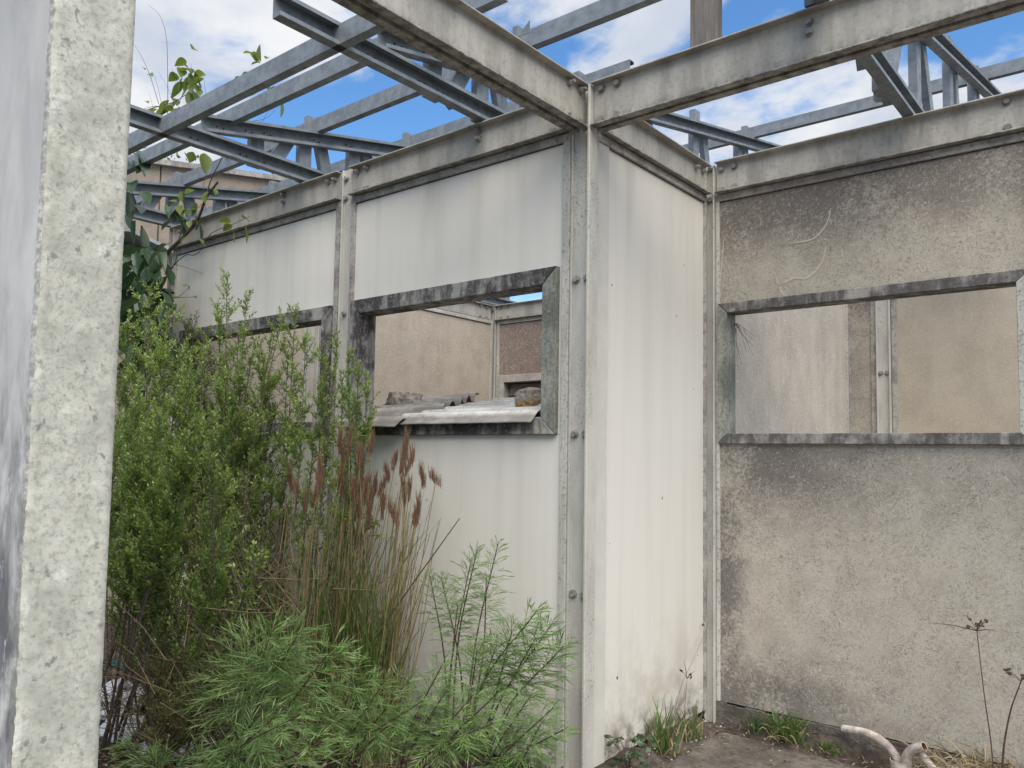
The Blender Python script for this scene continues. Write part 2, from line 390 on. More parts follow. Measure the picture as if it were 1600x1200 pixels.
# ------------------------------------------------------------------ mesh helpers
class MB:
    def __init__(s): s.v = []; s.f = []; s.mi = []
    def add(s, vs, fs, mi=0):
        o = len(s.v); s.v += [tuple(map(float, q)) for q in vs]; s.f += [tuple(i+o for i in q) for q in fs]; s.mi += [mi]*len(fs); return s
    def box(s, x0, x1, y0, y1, z0, z1, mi=0):
        v = [(x, y, z) for z in (z0, z1) for y in (y0, y1) for x in (x0, x1)]
        return s.add(v, [(0, 2, 3, 1), (4, 5, 7, 6), (0, 1, 5, 4), (2, 6, 7, 3), (0, 4, 6, 2), (1, 3, 7, 5)], mi)
    def prism(s, poly, fn, a, b, mi=0):
        """poly: 2D outline, fn(p, t): 3D point at extrusion t"""
        n = len(poly); v = [fn(p, a) for p in poly] + [fn(p, b) for p in poly]
        f = [tuple(range(n-1, -1, -1)), tuple(range(n, 2*n))] + [(i, (i+1) % n, n+(i+1) % n, n+i) for i in range(n)]
        return s.add(v, f, mi)
    def bar(s, a, b, w, h, up=(1, 0, 0), mi=0):
        """rectangular bar from a to b; w across 'up' axis"""
        a = Vector(a); b = Vector(b); d = (b-a).normalized(); u = Vector(up); sd_ = d.cross(u).normalized(); u = sd_.cross(d).normalized()
        v = [p + sd_*x + u*y for p in (a, b) for x, y in ((-h/2, -w/2), (h/2, -w/2), (h/2, w/2), (-h/2, w/2))]
        return s.add(v, [(3, 2, 1, 0), (4, 5, 6, 7), (0, 1, 5, 4), (1, 2, 6, 5), (2, 3, 7, 6), (3, 0, 4, 7)], mi)
    def tube(s, pts, r, n=6, mi=0, cap=True, closed_r=None):
        pts = [Vector(p) for p in pts]; m = len(pts); rr = r if hasattr(r, '__len__') else [r]*m
        rings = []; up = Vector((0.13, 0.31, 1)).normalized()
        for i, p in enumerate(pts):
            d = (pts[min(i+1, m-1)] - pts[max(i-1, 0)])
            d = d.normalized() if d.length > 1e-9 else Vector((0, 0, 1))
            a = d.cross(up)
            if a.length < 1e-3: a = d.cross(Vector((1, 0, 0)))
            a.normalize(); b_ = d.cross(a)
            rings.append([p + (a*math.cos(2*math.pi*k/n) + b_*math.sin(2*math.pi*k/n))*rr[i] for k in range(n)])
        v = [q for g in rings for q in g]
        f = [(i*n+k, i*n+(k+1) % n, (i+1)*n+(k+1) % n, (i+1)*n+k) for i in range(m-1) for k in range(n)]
        if cap: f += [tuple(range(n-1, -1, -1)), tuple(range((m-1)*n, m*n))]
        return s.add(v, f, mi)
    def build(s, name, m, parent=None, smooth=False, bevel=0):
        off = Vector(parent.location) if parent is not None else Vector((0, 0, 0))
        if parent is not None and parent.parent is not None: off = Vector(parent.parent.location)+Vector(parent.location)
        me = bpy.data.meshes.new(name)
        me.from_pydata([tuple(Vector(q)-off) for q in s.v], [], s.f)
        for q in (m if isinstance(m, (list, tuple)) else [m]): me.materials.append(MATS[q])
        me.polygons.foreach_set('material_index', s.mi)
        if smooth: me.polygons.foreach_set('use_smooth', [True]*len(s.f))
        me.update(); o = bpy.data.objects.new(name, me); COL.objects.link(o)
        if parent is not None: o.parent = parent
        if bevel:
            bv = o.modifiers.new('bevel', 'BEVEL'); bv.width = bevel; bv.segments = 1; bv.limit_method = 'ANGLE'
        return o

def np_mesh(name, V, F, m, parent=None, tone=None):
    """V (n,3) array, F (k,3 or 4) array; tone: per-vertex scalar"""
    off = np.array(parent.location) if parent is not None else np.zeros(3)
    V = np.asarray(V, dtype=np.float32) - off.astype(np.float32); F = np.asarray(F, dtype=np.int32)
    me = bpy.data.meshes.new(name); k = F.shape[1]
    me.vertices.add(len(V)); me.vertices.foreach_set('co', V.ravel())
    me.loops.add(F.size); me.loops.foreach_set('vertex_index', F.ravel())
    me.polygons.add(len(F)); me.polygons.foreach_set('loop_start', np.arange(len(F), dtype=np.int32)*k)
    me.materials.append(MATS[m])
    if tone is not None:
        at = me.attributes.new('tone', 'FLOAT', 'POINT'); at.data.foreach_set('value', np.asarray(tone, dtype=np.float32))
    me.update(calc_edges=True); o = bpy.data.objects.new(name, me); COL.objects.link(o)
    if parent is not None: o.parent = parent
    return o

def tag(o, label=None, cat=None, group=None, kind=None):
    if label: o['label'] = label
    if cat: o['category'] = cat
    if group: o['group'] = group
    if kind: o['kind'] = kind
    return o
def thing(name, label, cat, loc, group=None):
    o = bpy.data.objects.new(name, None); COL.objects.link(o); o.location = loc; o.empty_display_size = .1
    return tag(o, label, cat, group)
def copy_thing(src, dx, label):
    c = src.copy(); COL.objects.link(c); c.location = Vector(src.location)+Vector(dx); c['label'] = label
    for ch in list(src.children):
        k = ch.copy(); COL.objects.link(k); k.parent = c
        for g in list(ch.children):
            q = g.copy(); COL.objects.link(q); q.parent = k
    return c
rng = np.random.default_rng(7); random.seed(7)

# ------------------------------------------------------------------ ground
def ground_sheet():
    xs = np.concatenate([np.linspace(-300, -6, 14), np.linspace(-5.5, 5.5, 90), np.linspace(6, 300, 14)])
    ys = np.concatenate([np.linspace(-300, -6, 14), np.linspace(-5.5, 6.5, 90), np.linspace(7, 300, 14)])
    V = []
    for y in ys:
        for x in xs:
            z = -.035 + .05*(mnoise.noise(Vector((x*1.3, y*1.3, 0)))) * (1 if x < -.15 else .0) - (.03 if x >= -.15 else 0)
            if x < -10: z += min(6.0, (-x-10)*.16)
            V.append((x, y, z))
    n = len(xs); F = [(j*n+i, j*n+i+1, (j+1)*n+i+1, (j+1)*n+i) for j in range(len(ys)-1) for i in range(n-1)]
    o = np_mesh('ground', V, F, 'soil'); tag(o, kind='structure'); o['label'] = 'bare brown soil with litter under the plants'
ground_sheet()
# concrete floor slab in the corner, edges slightly broken
mb = MB(); ex = []
for i in range(29):
    t = i/28; ex.append((.16+.05*mnoise.noise(Vector((t*9, 2.2, 0)))+.03*mnoise.noise(Vector((t*31, 1, 0))), -4.5+t*5.62))
poly = ex + [(.30, 1.135), (5.0, 1.135), (5.0, -4.5)]
mb.prism(poly, lambda p, z: (p[0], p[1], z), -.12, 0.0)
tag(mb.build('floor_slab', 'slab_concrete'), kind='structure')
# strip of soil heaped against the foot of the walls
def mound(name, a, b, wid, h, seed, nx=60, ny=9):
    V = []; F = []; a = np.array(a); b = np.array(b); d = (b-a); L = np.linalg.norm(d); d /= L; nrm = np.array([d[1], -d[0]])
    for i in range(nx):
        for j in range(ny):
            s = i/(nx-1); q = j/(ny-1); pnt = a+d*L*s+nrm*wid*(q*(1+.35*mnoise.noise(Vector((s*7, seed, 0)))))
            hh = h*(1-q)**1.2*(.75+.6*mnoise.noise(Vector((s*L*6, q*2, seed))))*(min(1, s*12, (1-s)*12)) + .008*mnoise.noise(Vector((pnt[0]*40, pnt[1]*40, 3)))*(1-q)
            V.append((pnt[0], pnt[1], max(hh, -.01)+.004 if q < 1 else -.02))
    F = [(i*ny+j, (i+1)*ny+j, (i+1)*ny+j+1, i*ny+j+1) for i in range(nx-1) for j in range(ny-1)]
    o = np_mesh(name, V, F, 'soil'); o.data.polygons.foreach_set('use_smooth', [True]*len(F)); tag(o, kind='structure'); return o
mound('soil_bank', (.05, -.25), (.05, 1.15), .14, .075, 3.0)
mound('soil_bank', (.10, 1.16), (3.2, 1.16), .10, .085, 9.0)

# ------------------------------------------------------------------ steel beams (double channels, bolted)
def bolt_mesh(p, n, r=.0125, h=.013, shank=0.0):
    """hex bolt head on a face with outward normal n, with washer"""
    mb = MB(); p = Vector(p); n = Vector(n).normalized(); q = n.to_track_quat('Z', 'Y')
    def cyl(rad, z0, z1, k, rot=0.0):
        v = [p+q @ Vector((rad*math.cos(2*math.pi*i/k+rot), rad*math.sin(2*math.pi*i/k+rot), z)) for z in (z0, z1) for i in range(k)]
        mb.add(v, [tuple(range(k, 2*k))]+[(i, (i+1) % k, k+(i+1) % k, k+i) for i in range(k)])
    cyl(r*1.45, 0, .004, 12); cyl(r, .004, .004+h, 6, random.random())
    if shank: cyl(r*.55, .004+h, .004+h+shank, 8)
    return mb
def add_bolts(parent, pts, n, **k):
    for p in pts: bolt_mesh(p, n, **k).build('bolt', 'bolt_steel', parent)

FT = .007
def beam_y(name_lab, x, y0, y1, z0, z1, hw=.05, gap=.010, side=0):
    """double channel running along y; side=+1/-1: single channel open to that side with web at x"""
    t = thing('steel_beam', name_lab, 'beam', (x, (y0+y1)/2, z0))
    for sgn in ((-1, 1) if side == 0 else (side,)):
        pr = [(gap, z0), (hw, z0), (hw, z0+FT), (gap+FT, z0+FT), (gap+FT, z1-FT), (hw, z1-FT), (hw, z1), (gap, z1)]
        mb = MB(); mb.prism(pr, lambda p, q: (x+sgn*p[0], q, p[1]), y0, y1); mb.build('channel', 'beam_paint', t, bevel=.0015)
    return t
def beam_x(name_lab, y, x0, x1, z0, z1, hw=.05, gap=.010, side=0):
    t = thing('steel_beam', name_lab, 'beam', ((x0+x1)/2, y, z0))
    for sgn in ((-1, 1) if side == 0 else (side,)):
        pr = [(gap, z0), (hw, z0), (hw, z0+FT), (gap+FT, z0+FT), (gap+FT, z1-FT), (hw, z1-FT), (hw, z1), (gap, z1)]
        mb = MB(); mb.prism(pr, lambda p, q: (q, y+sgn*p[0], p[1]), x0, x1); mb.build('channel', 'beam_paint', t, bevel=.0015)
    return t
ZB, ZT = 2.765, 2.957
d1 = beam_y('grey double steel beam crossing overhead from the corner post to the upper left', .025, -4.2, -.012, ZB, ZT)
add_bolts(d1, [(.042, -.06, 2.93), (.042, -.145, 2.932)], (1, 0, 0), shank=.016); add_bolts(d1, [(.042, -.06, 2.795), (.042, -.145, 2.797)], (1, 0, 0), r=.009, h=.01)
d2 = beam_x('grey double steel beam crossing overhead from the corner post to the upper right', 0, .088, 4.5, ZB, ZT)
add_bolts(d2, [(.128, -.017, 2.925), (.205, -.017, 2.927), (.128, -.017, 2.79), (.205, -.017, 2.79), (.985, -.017, 2.92), (.985, -.017, 2.882)], (0, -1, 0))
ba1 = beam_x('stained steel beam over the white wall with the corrugated sheets in its window', 0.0, -1.495, -.04, 2.785, 2.945, .05, .008)
add_bolts(ba1, [(-1.443, -.015, 2.915), (-1.368, -.015, 2.917), (-1.443, -.015, 2.80), (-1.368, -.015, 2.80), (-.563, -.015, 2.921), (-.563, -.015, 2.879), (-.12, -.015, 2.80)], (0, -1, 0), shank=.012)
ba2 = beam_x('stained steel beam over the white wall farthest left behind the tall shrub', 0.0, -3.44, -1.595, 2.785, 2.945, .05, .008)
add_bolts(ba2, [(-1.70, -.015, 2.912), (-1.64, -.015, 2.912), (-2.13, -.015, 2.92), (-2.13, -.015, 2.88), (-3.35, -.015, 2.90), (-3.25, -.015, 2.90), (-3.35, -.015, 2.82)], (0, -1, 0), shank=.012)
bb = beam_y('short steel beam over the plain narrow white wall', .037, .09, 1.155, 2.785, 2.945, .05, .008)
add_bolts(bb, [(.052, 1.03, 2.905), (.052, 1.11, 2.905), (.052, 1.03, 2.80), (.052, 1.11, 2.80), (.052, .15, 2.80)], (1, 0, 0), shank=.010)
bc = beam_x('long steel beam over the beige fibre wall on the right', 1.192, .105, 3.2, 2.785, 2.955, .05, .008)
add_bolts(bc, [(.135, 1.177, 2.915), (.205, 1.177, 2.917), (.135, 1.177, 2.803), (.205, 1.177, 2.806), (1.422, 1.177, 2.926), (1.422, 1.177, 2.81)], (0, -1, 0))
bl = beam_y('pale beam on the left inner wall seen through the sheeted window', -3.5, .06, 3.60, 2.785, 2.945, .05, .008)
add_bolts(bl, [(-3.485, 3.42, 2.92), (-3.485, 3.52, 2.92), (-3.485, 3.42, 2.81), (-3.485, 3.52, 2.81)], (1, 0, 0))
bk = beam_x('pale beam on the brown inner wall seen through the sheeted window', 3.65, -3.45, 0.0, 2.785, 2.945, .05, .008)
add_bolts(bk, [(-3.38, 3.635, 2.92), (-3.28, 3.635, 2.92), (-3.38, 3.635, 2.81), (-3.28, 3.635, 2.81)], (0, -1, 0))
beam_x('beam on the far beige wall behind the right window', 3.65, .10, 3.2, 2.785, 2.945, .05, .008)
beam_y('beam on the pale fleck wall behind the right window', .037, 1.24, 3.60, 2.785, 2.945, .05, .008)

# ------------------------------------------------------------------ steel columns
def column(lab, x0, x1, yf, yw, yb, zt, bolts=(), normal=(0, -1, 0), th=.012, yb2=None):
    """H section facing -y: flanges at x0 and x1 reaching forward to yf, web face at yw"""
    t = thing('steel_column', lab, 'column', ((x0+x1)/2, yw, 0))
    mb = MB(); mb.box(x0+th, x1-th, yw, yw+.008, 0, zt); mb.build('web', 'column_paint', t)
    mb = MB(); mb.box(x0, x0+th, yf if not isinstance(yf, tuple) else yf[0], yb, 0, zt); mb.build('flange', 'column_paint', t, bevel=.002)
    mb = MB(); mb.box(x1-th, x1, yf if not isinstance(yf, tuple) else yf[1], yb2 if yb2 else yb, 0, zt); mb.build('flange', 'column_paint', t, bevel=.002)
    add_bolts(t, bolts, normal)
    return t
cp = column('speckled grey steel corner post where four beams meet', -.034, .086, (-.008, -.046), .002, .085, 2.95,
            [(x, .002, z) for z in (2.122, 1.454, .781) for x in (-.003, .050)], yb2=.03)
add_bolts(cp, [(.068, .0, 2.925), (.068, .0, 2.80)], (0, -1, 0), r=.010)
column('narrow grey steel column between the two white window walls', -1.592, -1.502, (-.012, -.012), .002, .085, 2.955,
       [(-1.562, .002, 2.905), (-1.562, .002, 2.79), (-1.55, .002, 2.13)])
column('grey steel column at the far left end of the white wall beside the broad leaves', -3.512, -3.44, -.02, .002, .085, 2.955, [])
column('grey steel column in the inner corner beside the beige fibre wall', .046, .098, (1.150, 1.158), 1.178, 1.25, 2.945, [(.072, 1.178, 2.93), (.072, 1.178, 2.76)], th=.008)
column('column beyond the right frame end of the beige fibre wall', 1.52, 1.60, 1.165, 1.178, 1.27, 2.78, [])
column('pale steel column in the inner corner seen through the sheeted window', -3.53, -3.44, 3.62, 3.632, 3.72, 2.95, [(-3.485, 3.632, 2.9)])
column('bolted grey column on the far wall seen through the right window', .262, .36, 3.615, 3.632, 3.70, 2.78, [(.29, 3.632, 2.03), (.335, 3.632, 2.03), (.29, 3.632, 1.3), (.335, 3.632, 1.3)])
# column on the left inner wall, facing +x, seen through the leafy window
t = thing('steel_column', 'pale bolted column on the left inner wall seen through the leafy window', 'column', (-3.47, 1.25, 0))
MB().box(-3.49, -3.482, 1.205, 1.295, 0, 2.78).build('web', 'column_paint', t)
for a, b_ in ((1.193, 1.205), (1.295, 1.307)): MB().box(-3.54, -3.44, a, b_, 0, 2.78).build('flange', 'column_paint', t)
add_bolts(t, [(-3.482, 1.235, 2.13), (-3.482, 1.27, 2.13)], (1, 0, 0))

# ------------------------------------------------------------------ walls
def frame_rails(parent, P, ox0, ox1, oz0, oz1, w, y0, y1, mats):
    """mitred frame in the plane given by P(u, depth, z); order: head, sill, left jamb, right jamb"""
    i0, i1, j0, j1 = ox0+w, ox1-w, oz0+w, oz1-w
    g = .0012
    for poly, m in (([(ox0+g, oz1), (ox1-g, oz1), (i1-g, j1), (i0+g, j1)], mats[0]), ([(ox0+g, oz0), (i0+g, j0), (i1-g, j0), (ox1-g, oz0)], mats[1]),
                    ([(ox0, oz0+g), (ox0, oz1-g), (i0, j1-g), (i0, j0+g)], mats[2]), ([(ox1, oz0+g), (i1, j0+g), (i1, j1-g), (ox1, oz1-g)], mats[3])):
        mb = MB(); mb.prism(poly, lambda p, q: P(p[0], q, p[1]), y0, y1); mb.build('window_rail', m, parent, bevel=.0025)

def wall_x(lab, y, x0, x1, z0, win, mats, tr=('trim_cement', 'trim_cement', 'trim_cement'), zt=2.744, th=.05, fr=(-.028, .10), fmats=('frame_mouldy',)*4, tw=.034, tw2=.034, cat='wall', fw=.076):
    """wall facing -y with a window (x0,x1,z0,z1) or none"""
    t = thing('wall_bay', lab, cat, ((x0+x1)/2, y, z0))
    if win:
        a, b_, c, d = win
        MB().box(x0, x1, y, y+th, d, zt).build('upper_panel', mats[0], t)
        MB().box(x0, x1, y, y+th, z0, c).build('lower_panel', mats[1], t)
        if a > x0+.01: MB().box(x0, a, y, y+th, c+.001, d-.001).build('side_panel', mats[1], t)
        if b_ < x1-.01: MB().box(b_, x1, y, y+th, c+.001, d-.001).build('side_panel', mats[1], t)
        frame_rails(t, lambda u, q, z: (u, y+q, z), a, b_, c, d, fw, fr[0], fr[1], fmats)
    else:
        MB().box(x0, x1, y, y+th, z0, zt).build('panel', mats[0], t)
    e = .014
    joint_x(t, y, x0, x1, zt)
    MB().box(x0-tw, x1+tw2, y-e, y+th, zt, zt+.036).build('top_trim', tr[0], t, bevel=.002)
    MB().box(x0-tw, x0, y-e, y+th, z0, zt).build('side_trim', tr[1], t, bevel=.002)
    MB().box(x1, x1+tw2, y-e, y+th, z0, zt).build('side_trim', tr[2], t, bevel=.002)
    return t
def joint_x(t, y, x0, x1, z): MB().box(x0, x1, y-.0015, y+.01, z-.005, z-.0005).build('joint', 'twig_dark', t)
def wall_y(lab, x, y0, y1, z0, mats, tr=('trim_cement', 'trim_pale', 'trim_cement'), zt=2.744, th=.05, tw=.034, tw2=.034, proud=.014):
    t = thing('wall_bay', lab, 'wall', (x, (y0+y1)/2, z0))
    MB().box(x-th, x, y0, y1, z0, zt).build('panel', mats, t)
    MB().box(x-.01, x+.0015, y0, y1, zt-.005, zt-.0005).build('joint', 'twig_dark', t); MB().box(x-.01, x+.0012, y0+.0005, y0+.003, z0, zt-.006).build('joint', 'trim_cement', t)
    MB().box(x-th, x+proud, y0-tw, y1+tw2, zt, zt+.036).build('top_trim', tr[0], t, bevel=.002)
    MB().box(x-th, x+proud*.6, y0-tw, y0, z0, zt).build('side_trim', tr[1], t, bevel=.002)
    MB().box(x-th, x+proud, y1, y1+tw2, z0, zt).build('side_trim', tr[2], t, bevel=.002)
    return t
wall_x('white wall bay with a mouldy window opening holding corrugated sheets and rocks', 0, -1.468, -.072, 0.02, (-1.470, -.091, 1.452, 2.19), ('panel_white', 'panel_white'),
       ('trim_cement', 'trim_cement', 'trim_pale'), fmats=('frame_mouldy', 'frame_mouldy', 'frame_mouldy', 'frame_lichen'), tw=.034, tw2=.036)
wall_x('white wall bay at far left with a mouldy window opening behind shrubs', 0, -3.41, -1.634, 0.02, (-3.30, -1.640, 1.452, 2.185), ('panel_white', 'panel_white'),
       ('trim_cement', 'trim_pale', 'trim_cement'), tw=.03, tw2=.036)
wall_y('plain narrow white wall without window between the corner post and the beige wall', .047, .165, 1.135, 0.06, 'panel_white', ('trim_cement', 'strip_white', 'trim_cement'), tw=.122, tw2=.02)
wc = wall_x('beige fibre wall with dark stains and a wide window opening on the right', 1.192, .118, 1.49, 0.115, (.112, 1.49, 1.443, 2.186), ('fibre_weathered', 'fibre_weathered'),
       ('trim_cement', 'trim_pale', 'trim_pale'), fmats=('frame_stained', 'frame_stained', 'frame_lichen', 'trim_pale'), fr=(-.024, .09), tw=.018, tw2=.028, fw=.052)
simple('root_pale', (.55, .50, .425), .9, .2, 60)
for px, wd in (([(1298, 330), (1290, 352), (1272, 372), (1250, 378), (1235, 380)], .007), ([(1291, 385), (1285, 408), (1272, 425), (1258, 435), (1243, 434), (1228, 440), (1217, 445), (1212, 430), (1210, 424)], .009),
               ([(1217, 445), (1222, 457), (1230, 463)], .011), ([(1152, 452), (1170, 460), (1170, 472)], .005), ([(1131, 375), (1129, 400), (1125, 450), (1128, 470)], .006), ([(1222, 440), (1240, 452), (1247, 457)], .003)):
    pts = [Vector(aty(1.1915, *q)) for q in px]; mb = MB(); L = []; n = 40
    P = [np.array(q) for q in pts]; P = [2*P[0]-P[1]]+P+[2*P[-1]-P[-2]]; sg = len(P)-3
    for i in range(n):
        u = i/(n-1)*sg; k = min(int(u), sg-1); q = u-k; a, b_, c, d = P[k:k+4]
        L.append(.5*((2*b_)+(-a+c)*q+(2*a-5*b_+4*c-d)*q*q+(-a+3*b_-3*c+d)*q**3))
    for i in range(n-1):
        for e_ in (i, i+1):
            d = unit2 = L[min(e_+1, n-1)]-L[max(e_-1, 0)]; d = d/np.linalg.norm(d); sd_ = np.array([d[2], 0, -d[0]])
            w_ = wd*.9*(.55+.6*abs(mnoise.noise(Vector((e_*.35, wd*900, 0))))+.25*mnoise.noise(Vector((e_*.9, wd*300, 0))))*(.4+.6*math.sin(math.pi*(e_+.5)/(n)))
            mb.v += [tuple(L[e_]+sd_*w_+[0, -.0012, 0]), tuple(L[e_]-sd_*w_+[0, -.0012, 0])]
        o_ = len(mb.v)-4; mb.f.append((o_, o_+1, o_+3, o_+2)); mb.mi.append(0)
    mb.build('root_trace', 'root_pale', wc)
wall_x('plain beige fibre wall bay continuing past the right edge of view', 1.192, 1.64, 3.1, .115, None, ('fibre_weathered',), tw=.03, tw2=.03)
mb = MB()
for i in range(60):
    xa = .10+i*.05; h = .112-.02*abs(mnoise.noise(Vector((i*.7, 0, 0)))); mb.box(xa, xa+.05, 1.176+.012*mnoise.noise(Vector((i*.9, 4, 0))), 1.24, -.05, h)
pl = mb.build('wall_plinth', 'slab_concrete'); tag(pl, 'dark crumbling concrete plinth at the foot of the beige wall', 'plinth')
wall_y('beige fleck wall on the left inside seen through the sheeted window', -3.46, 1.345, 3.56, .02, 'fibre_beige', ('trim_pale', 'trim_cement', 'trim_pale'))
wall_y('beige inner wall seen through the leafy left window', -3.46, .12, 1.155, .02, 'fibre_beige', ('trim_pale', 'trim_cement', 'trim_pale'))
wall_y('pale fleck wall nearest inside the right window', .052, 1.32, 3.60, .02, 'fibre_pale', ('trim_pale', 'trim_pale', 'trim_pale'), tw2=.03)
wall_x('dark-flecked narrow strip of wall left of the bolted column in the right window', 3.65, .075, .222, .02, None, ('fibre_weathered',), tw=.03, tw2=.036)
wall_x('plain beige wall right of the bolted column in the right window', 3.65, .40, 3.1, .02, None, ('fibre_tan',), ('trim_pale', 'trim_cement', 'trim_pale'), tw=.036)
# brown inner wall with a slatted window
wb = wall_x('brown fleck wall with a slatted window inside the sheeted opening', 3.65, -3.40, .0, .02, (-3.40, -2.2, .95, 2.20), ('fibre_brown', 'fibre_brown'), ('trim_pale',)*3,
            fmats=('frame_white',)*4, tw=.03, tw2=.03, fr=(-.02, .12), fw=.075)
for k in range(9):
    z = 1.05+k*.125
    mb = MB(); mb.bar((-3.30, 3.72, z), (-2.30, 3.72, z+.012*math.sin(k*2.1)), .02, .118, up=(0, 1, -.12)); mb.build('slat', 'louvre_wood', wb)
MB().box(-3.33, -2.27, 3.765, 3.78, .96, 2.20).build('shutter_back', 'louvre_wood', wb)

# ------------------------------------------------------------------ near pillar on the left
def pillar():
    V = []; F = []; mi = []
    x1, y0, y1 = .06, -2.196, -2.010
    def grid(P, nu, nv, m):
        o = len(V)
        for i in range(nu):
            for j in range(nv): V.append(P(i/(nu-1), j/(nv-1)))
        for i in range(nu-1):
            for j in range(nv-1): F.append((o+i*nv+j, o+(i+1)*nv+j, o+(i+1)*nv+j+1, o+i*nv+j+1)); mi.append(m)
    ZH = 2.76
    def edge(z, k): return .0025*mnoise.noise(Vector((z*5, k, 0)))+.0012*mnoise.noise(Vector((z*37, k, 1)))+.0025*mnoise.noise(Vector((z*110, k, 2)))
    def rough(u, v):
        z = v*ZH; a = y0+edge(z, 1.5)+.004; b_ = y1+edge(z, 7.5)*.35
        y = a+(b_-a)*u
        d = min(u, 1-u)*(b_-a); round_ = -max(0, .007-d)*.8
        return (x1+round_+.0015*mnoise.noise(Vector((y*30, z*30, 0))), y, z)
    grid(rough, 26, 420, 0)
    def side(u, v):
        z = v*ZH; e = rough(0, v)
        if u == 0: return e
        return (e[0]-.004-u*u*1.6, y0+.0*u+min(1, u*60)*(-.001), z)
    grid(side, 20, 420, 1)
    def back(u, v):
        z = v*ZH; e = rough(1, v)
        return (e[0]-u*1.6, y1-(0 if u == 0 else .002), z)
    grid(back, 6, 420, 0)
    o = np_mesh('rendered_pillar', V, F, 'pillar_rough'); o.data.materials.append(MATS['pillar_side'])
    o.data.polygons.foreach_set('material_index', mi); o.data.polygons.foreach_set('use_smooth', [True]*len(F))
    tag(o, 'near rough grey-green rendered wall end with dark flecks, close at the left', 'pillar')
pillar()

# ------------------------------------------------------------------ roof trusses, purlins and post
def c_section(t, name, a, b, w, h, m='galvanised', flip=False, xs=None):
    """cold formed C running from a to b in the plane x=const, open towards +x"""
    a = Vector(a); b = Vector(b); d = (b-a).normalized(); X = Vector((1, 0, 0)); N = X.cross(d).normalized()
    if N.z < 0: N = -N
    th = .0035; lip = .016
    pr = [(0, 0), (w, 0), (w, lip), (w-th, lip), (w-th, th), (th, th), (th, h-th), (w-th, h-th), (w-th, h-lip), (w, h-lip), (w, h), (0, h)]
    L = (b-a).length
    mb = MB(); mb.prism(pr, lambda p, q: a+d*q+X*p[0]+N*p[1], 0, L)
    return mb.build(name, m, t)
def zroof(y): return 3.14+.197*(y+.68)
def screw_rows(t, x, y0, z0, sl, spots):
    for y in spots:
        for k in range(3):
            p = Vector((x+.005, y+k*.02, z0+sl*(y-y0)+.045-.012*(k % 2)))
            mb = MB(); mb.tube([p, p+Vector((.006, 0, 0))], .0045, 6); mb.build('screw', 'twig_dark', t)
def truss(lab, x, webs, y_end=5.4, y_start=-1.21, z0=2.957, cleats=()):
    t = thing('roof_truss', lab, 'truss', (x, 0, z0), 'steel roof trusses standing on the walls')
    c_section(t, 'bottom_chord', (x, y_start, z0), (x, y_end, z0), .048, .092)
    ys = -.68
    c_section(t, 'top_chord', (x, ys, zroof(ys)-.09), (x, y_end, zroof(y_end)-.09), .048, .09)
    for kind, y0, y1 in webs:
        if kind == 'v':
            MB().bar((x-.022, y0, z0+.012), (x-.022, y0, zroof(y0)-.012), .040, .085).build('upright', 'galvanised', t)
        else:
            MB().bar((x-.022, y0, z0+.03), (x-.022, y1, zroof(y1)-.03), .036, .08).build('diagonal', 'galvanised', t)
    for y in cleats:
        MB().bar((x-.024, y, zroof(y)-.07), (x-.024, y, zroof(y)+.10), .044, .075).build('cleat', 'galvanised', t)
    screw_rows(t, x, -.68, z0, 0, (-.75, -.45, -.33, .1)); screw_rows(t, x, -.68, zroof(-.68)-.09, .197, (-.6, -.42, -.3, .05, .3, .7))
    return t
WB = [('v', -.335, 0), ('d', -.235, -.10), ('v', .0, 0), ('d', .19, .11), ('v', .38, 0), ('d', .62, .46), ('v', .85, 0), ('d', .95, 1.25), ('v', 1.51, 0), ('d', 1.93, 1.62), ('v', 2.32, 0), ('d', 2.62, 2.46), ('v', 3.09, 0), ('d', 3.4, 3.2), ('v', 3.9, 0)]
CL = (.05, .87, 2.34, 3.25)
XT = (-.555, -1.95, -3.505, 1.02)
tr0 = truss('blue-grey roof truss nearest left of the corner post, resting on the white wall', XT[0], WB, cleats=CL)
for xx, lab in zip(XT[1:], ('blue-grey roof truss in the middle of the white walls with long top chord in view',
                            'blue-grey roof truss at the far left end above the broad leaves', 'blue-grey roof truss on the right over the beige wall')):
    copy_thing(tr0, (xx-XT[0], 0, 0), lab)

def purlin(lab, y, x0, x1, z0, h=.085, w=.045, flip=False):
    t = MB(); th = .004; lip = .014; s = -1 if flip else 1
    pr = [(0, 0), (w, 0), (w, lip), (w-th, lip), (w-th, th), (th, th), (th, h-th), (w-th, h-th), (w-th, h-lip), (w, h-lip), (w, h), (0, h)]
    t.prism(pr, lambda p, q: (q, y+s*p[0], z0+p[1]), x0, x1)
    o = t.build('purlin', 'galvanised'); tag(o, lab, 'purlin', 'galvanised purlins laid across the trusses'); return o
purlin('lowest front purlin joining the overhead trusses by a screwed end plate', -.935, -5.0, -.018, 2.957, .083)
purlin('second purlin just behind the front one, lying on the low ends of the top chords', -.53, -5.0, -.018, 3.153, .08)
purlin('third purlin, crossing above the white walls and reappearing over the overhead beam', .045, -5.0, 2.6, zroof(.05), .085)
purlin('fourth purlin, mostly hidden behind the white wall and ending above the corner post', .865, -5.0, -.25, zroof(.865)+.004, .08)
purlin('high purlin near the roof crest seen between the right trusses', 3.25, -3.6, 3.2, zroof(3.25)+.006, .085)
pt = MB(); pt.box(.513, .612, .05, .10, 2.9575, 4.05); pt.box(.50, .513, .045, .105, 2.9575, 4.05)
tag(pt.build('upright_post', 'brown_ribbed', bevel=.002), 'brown ribbed upright post standing on the right overhead beam', 'post')
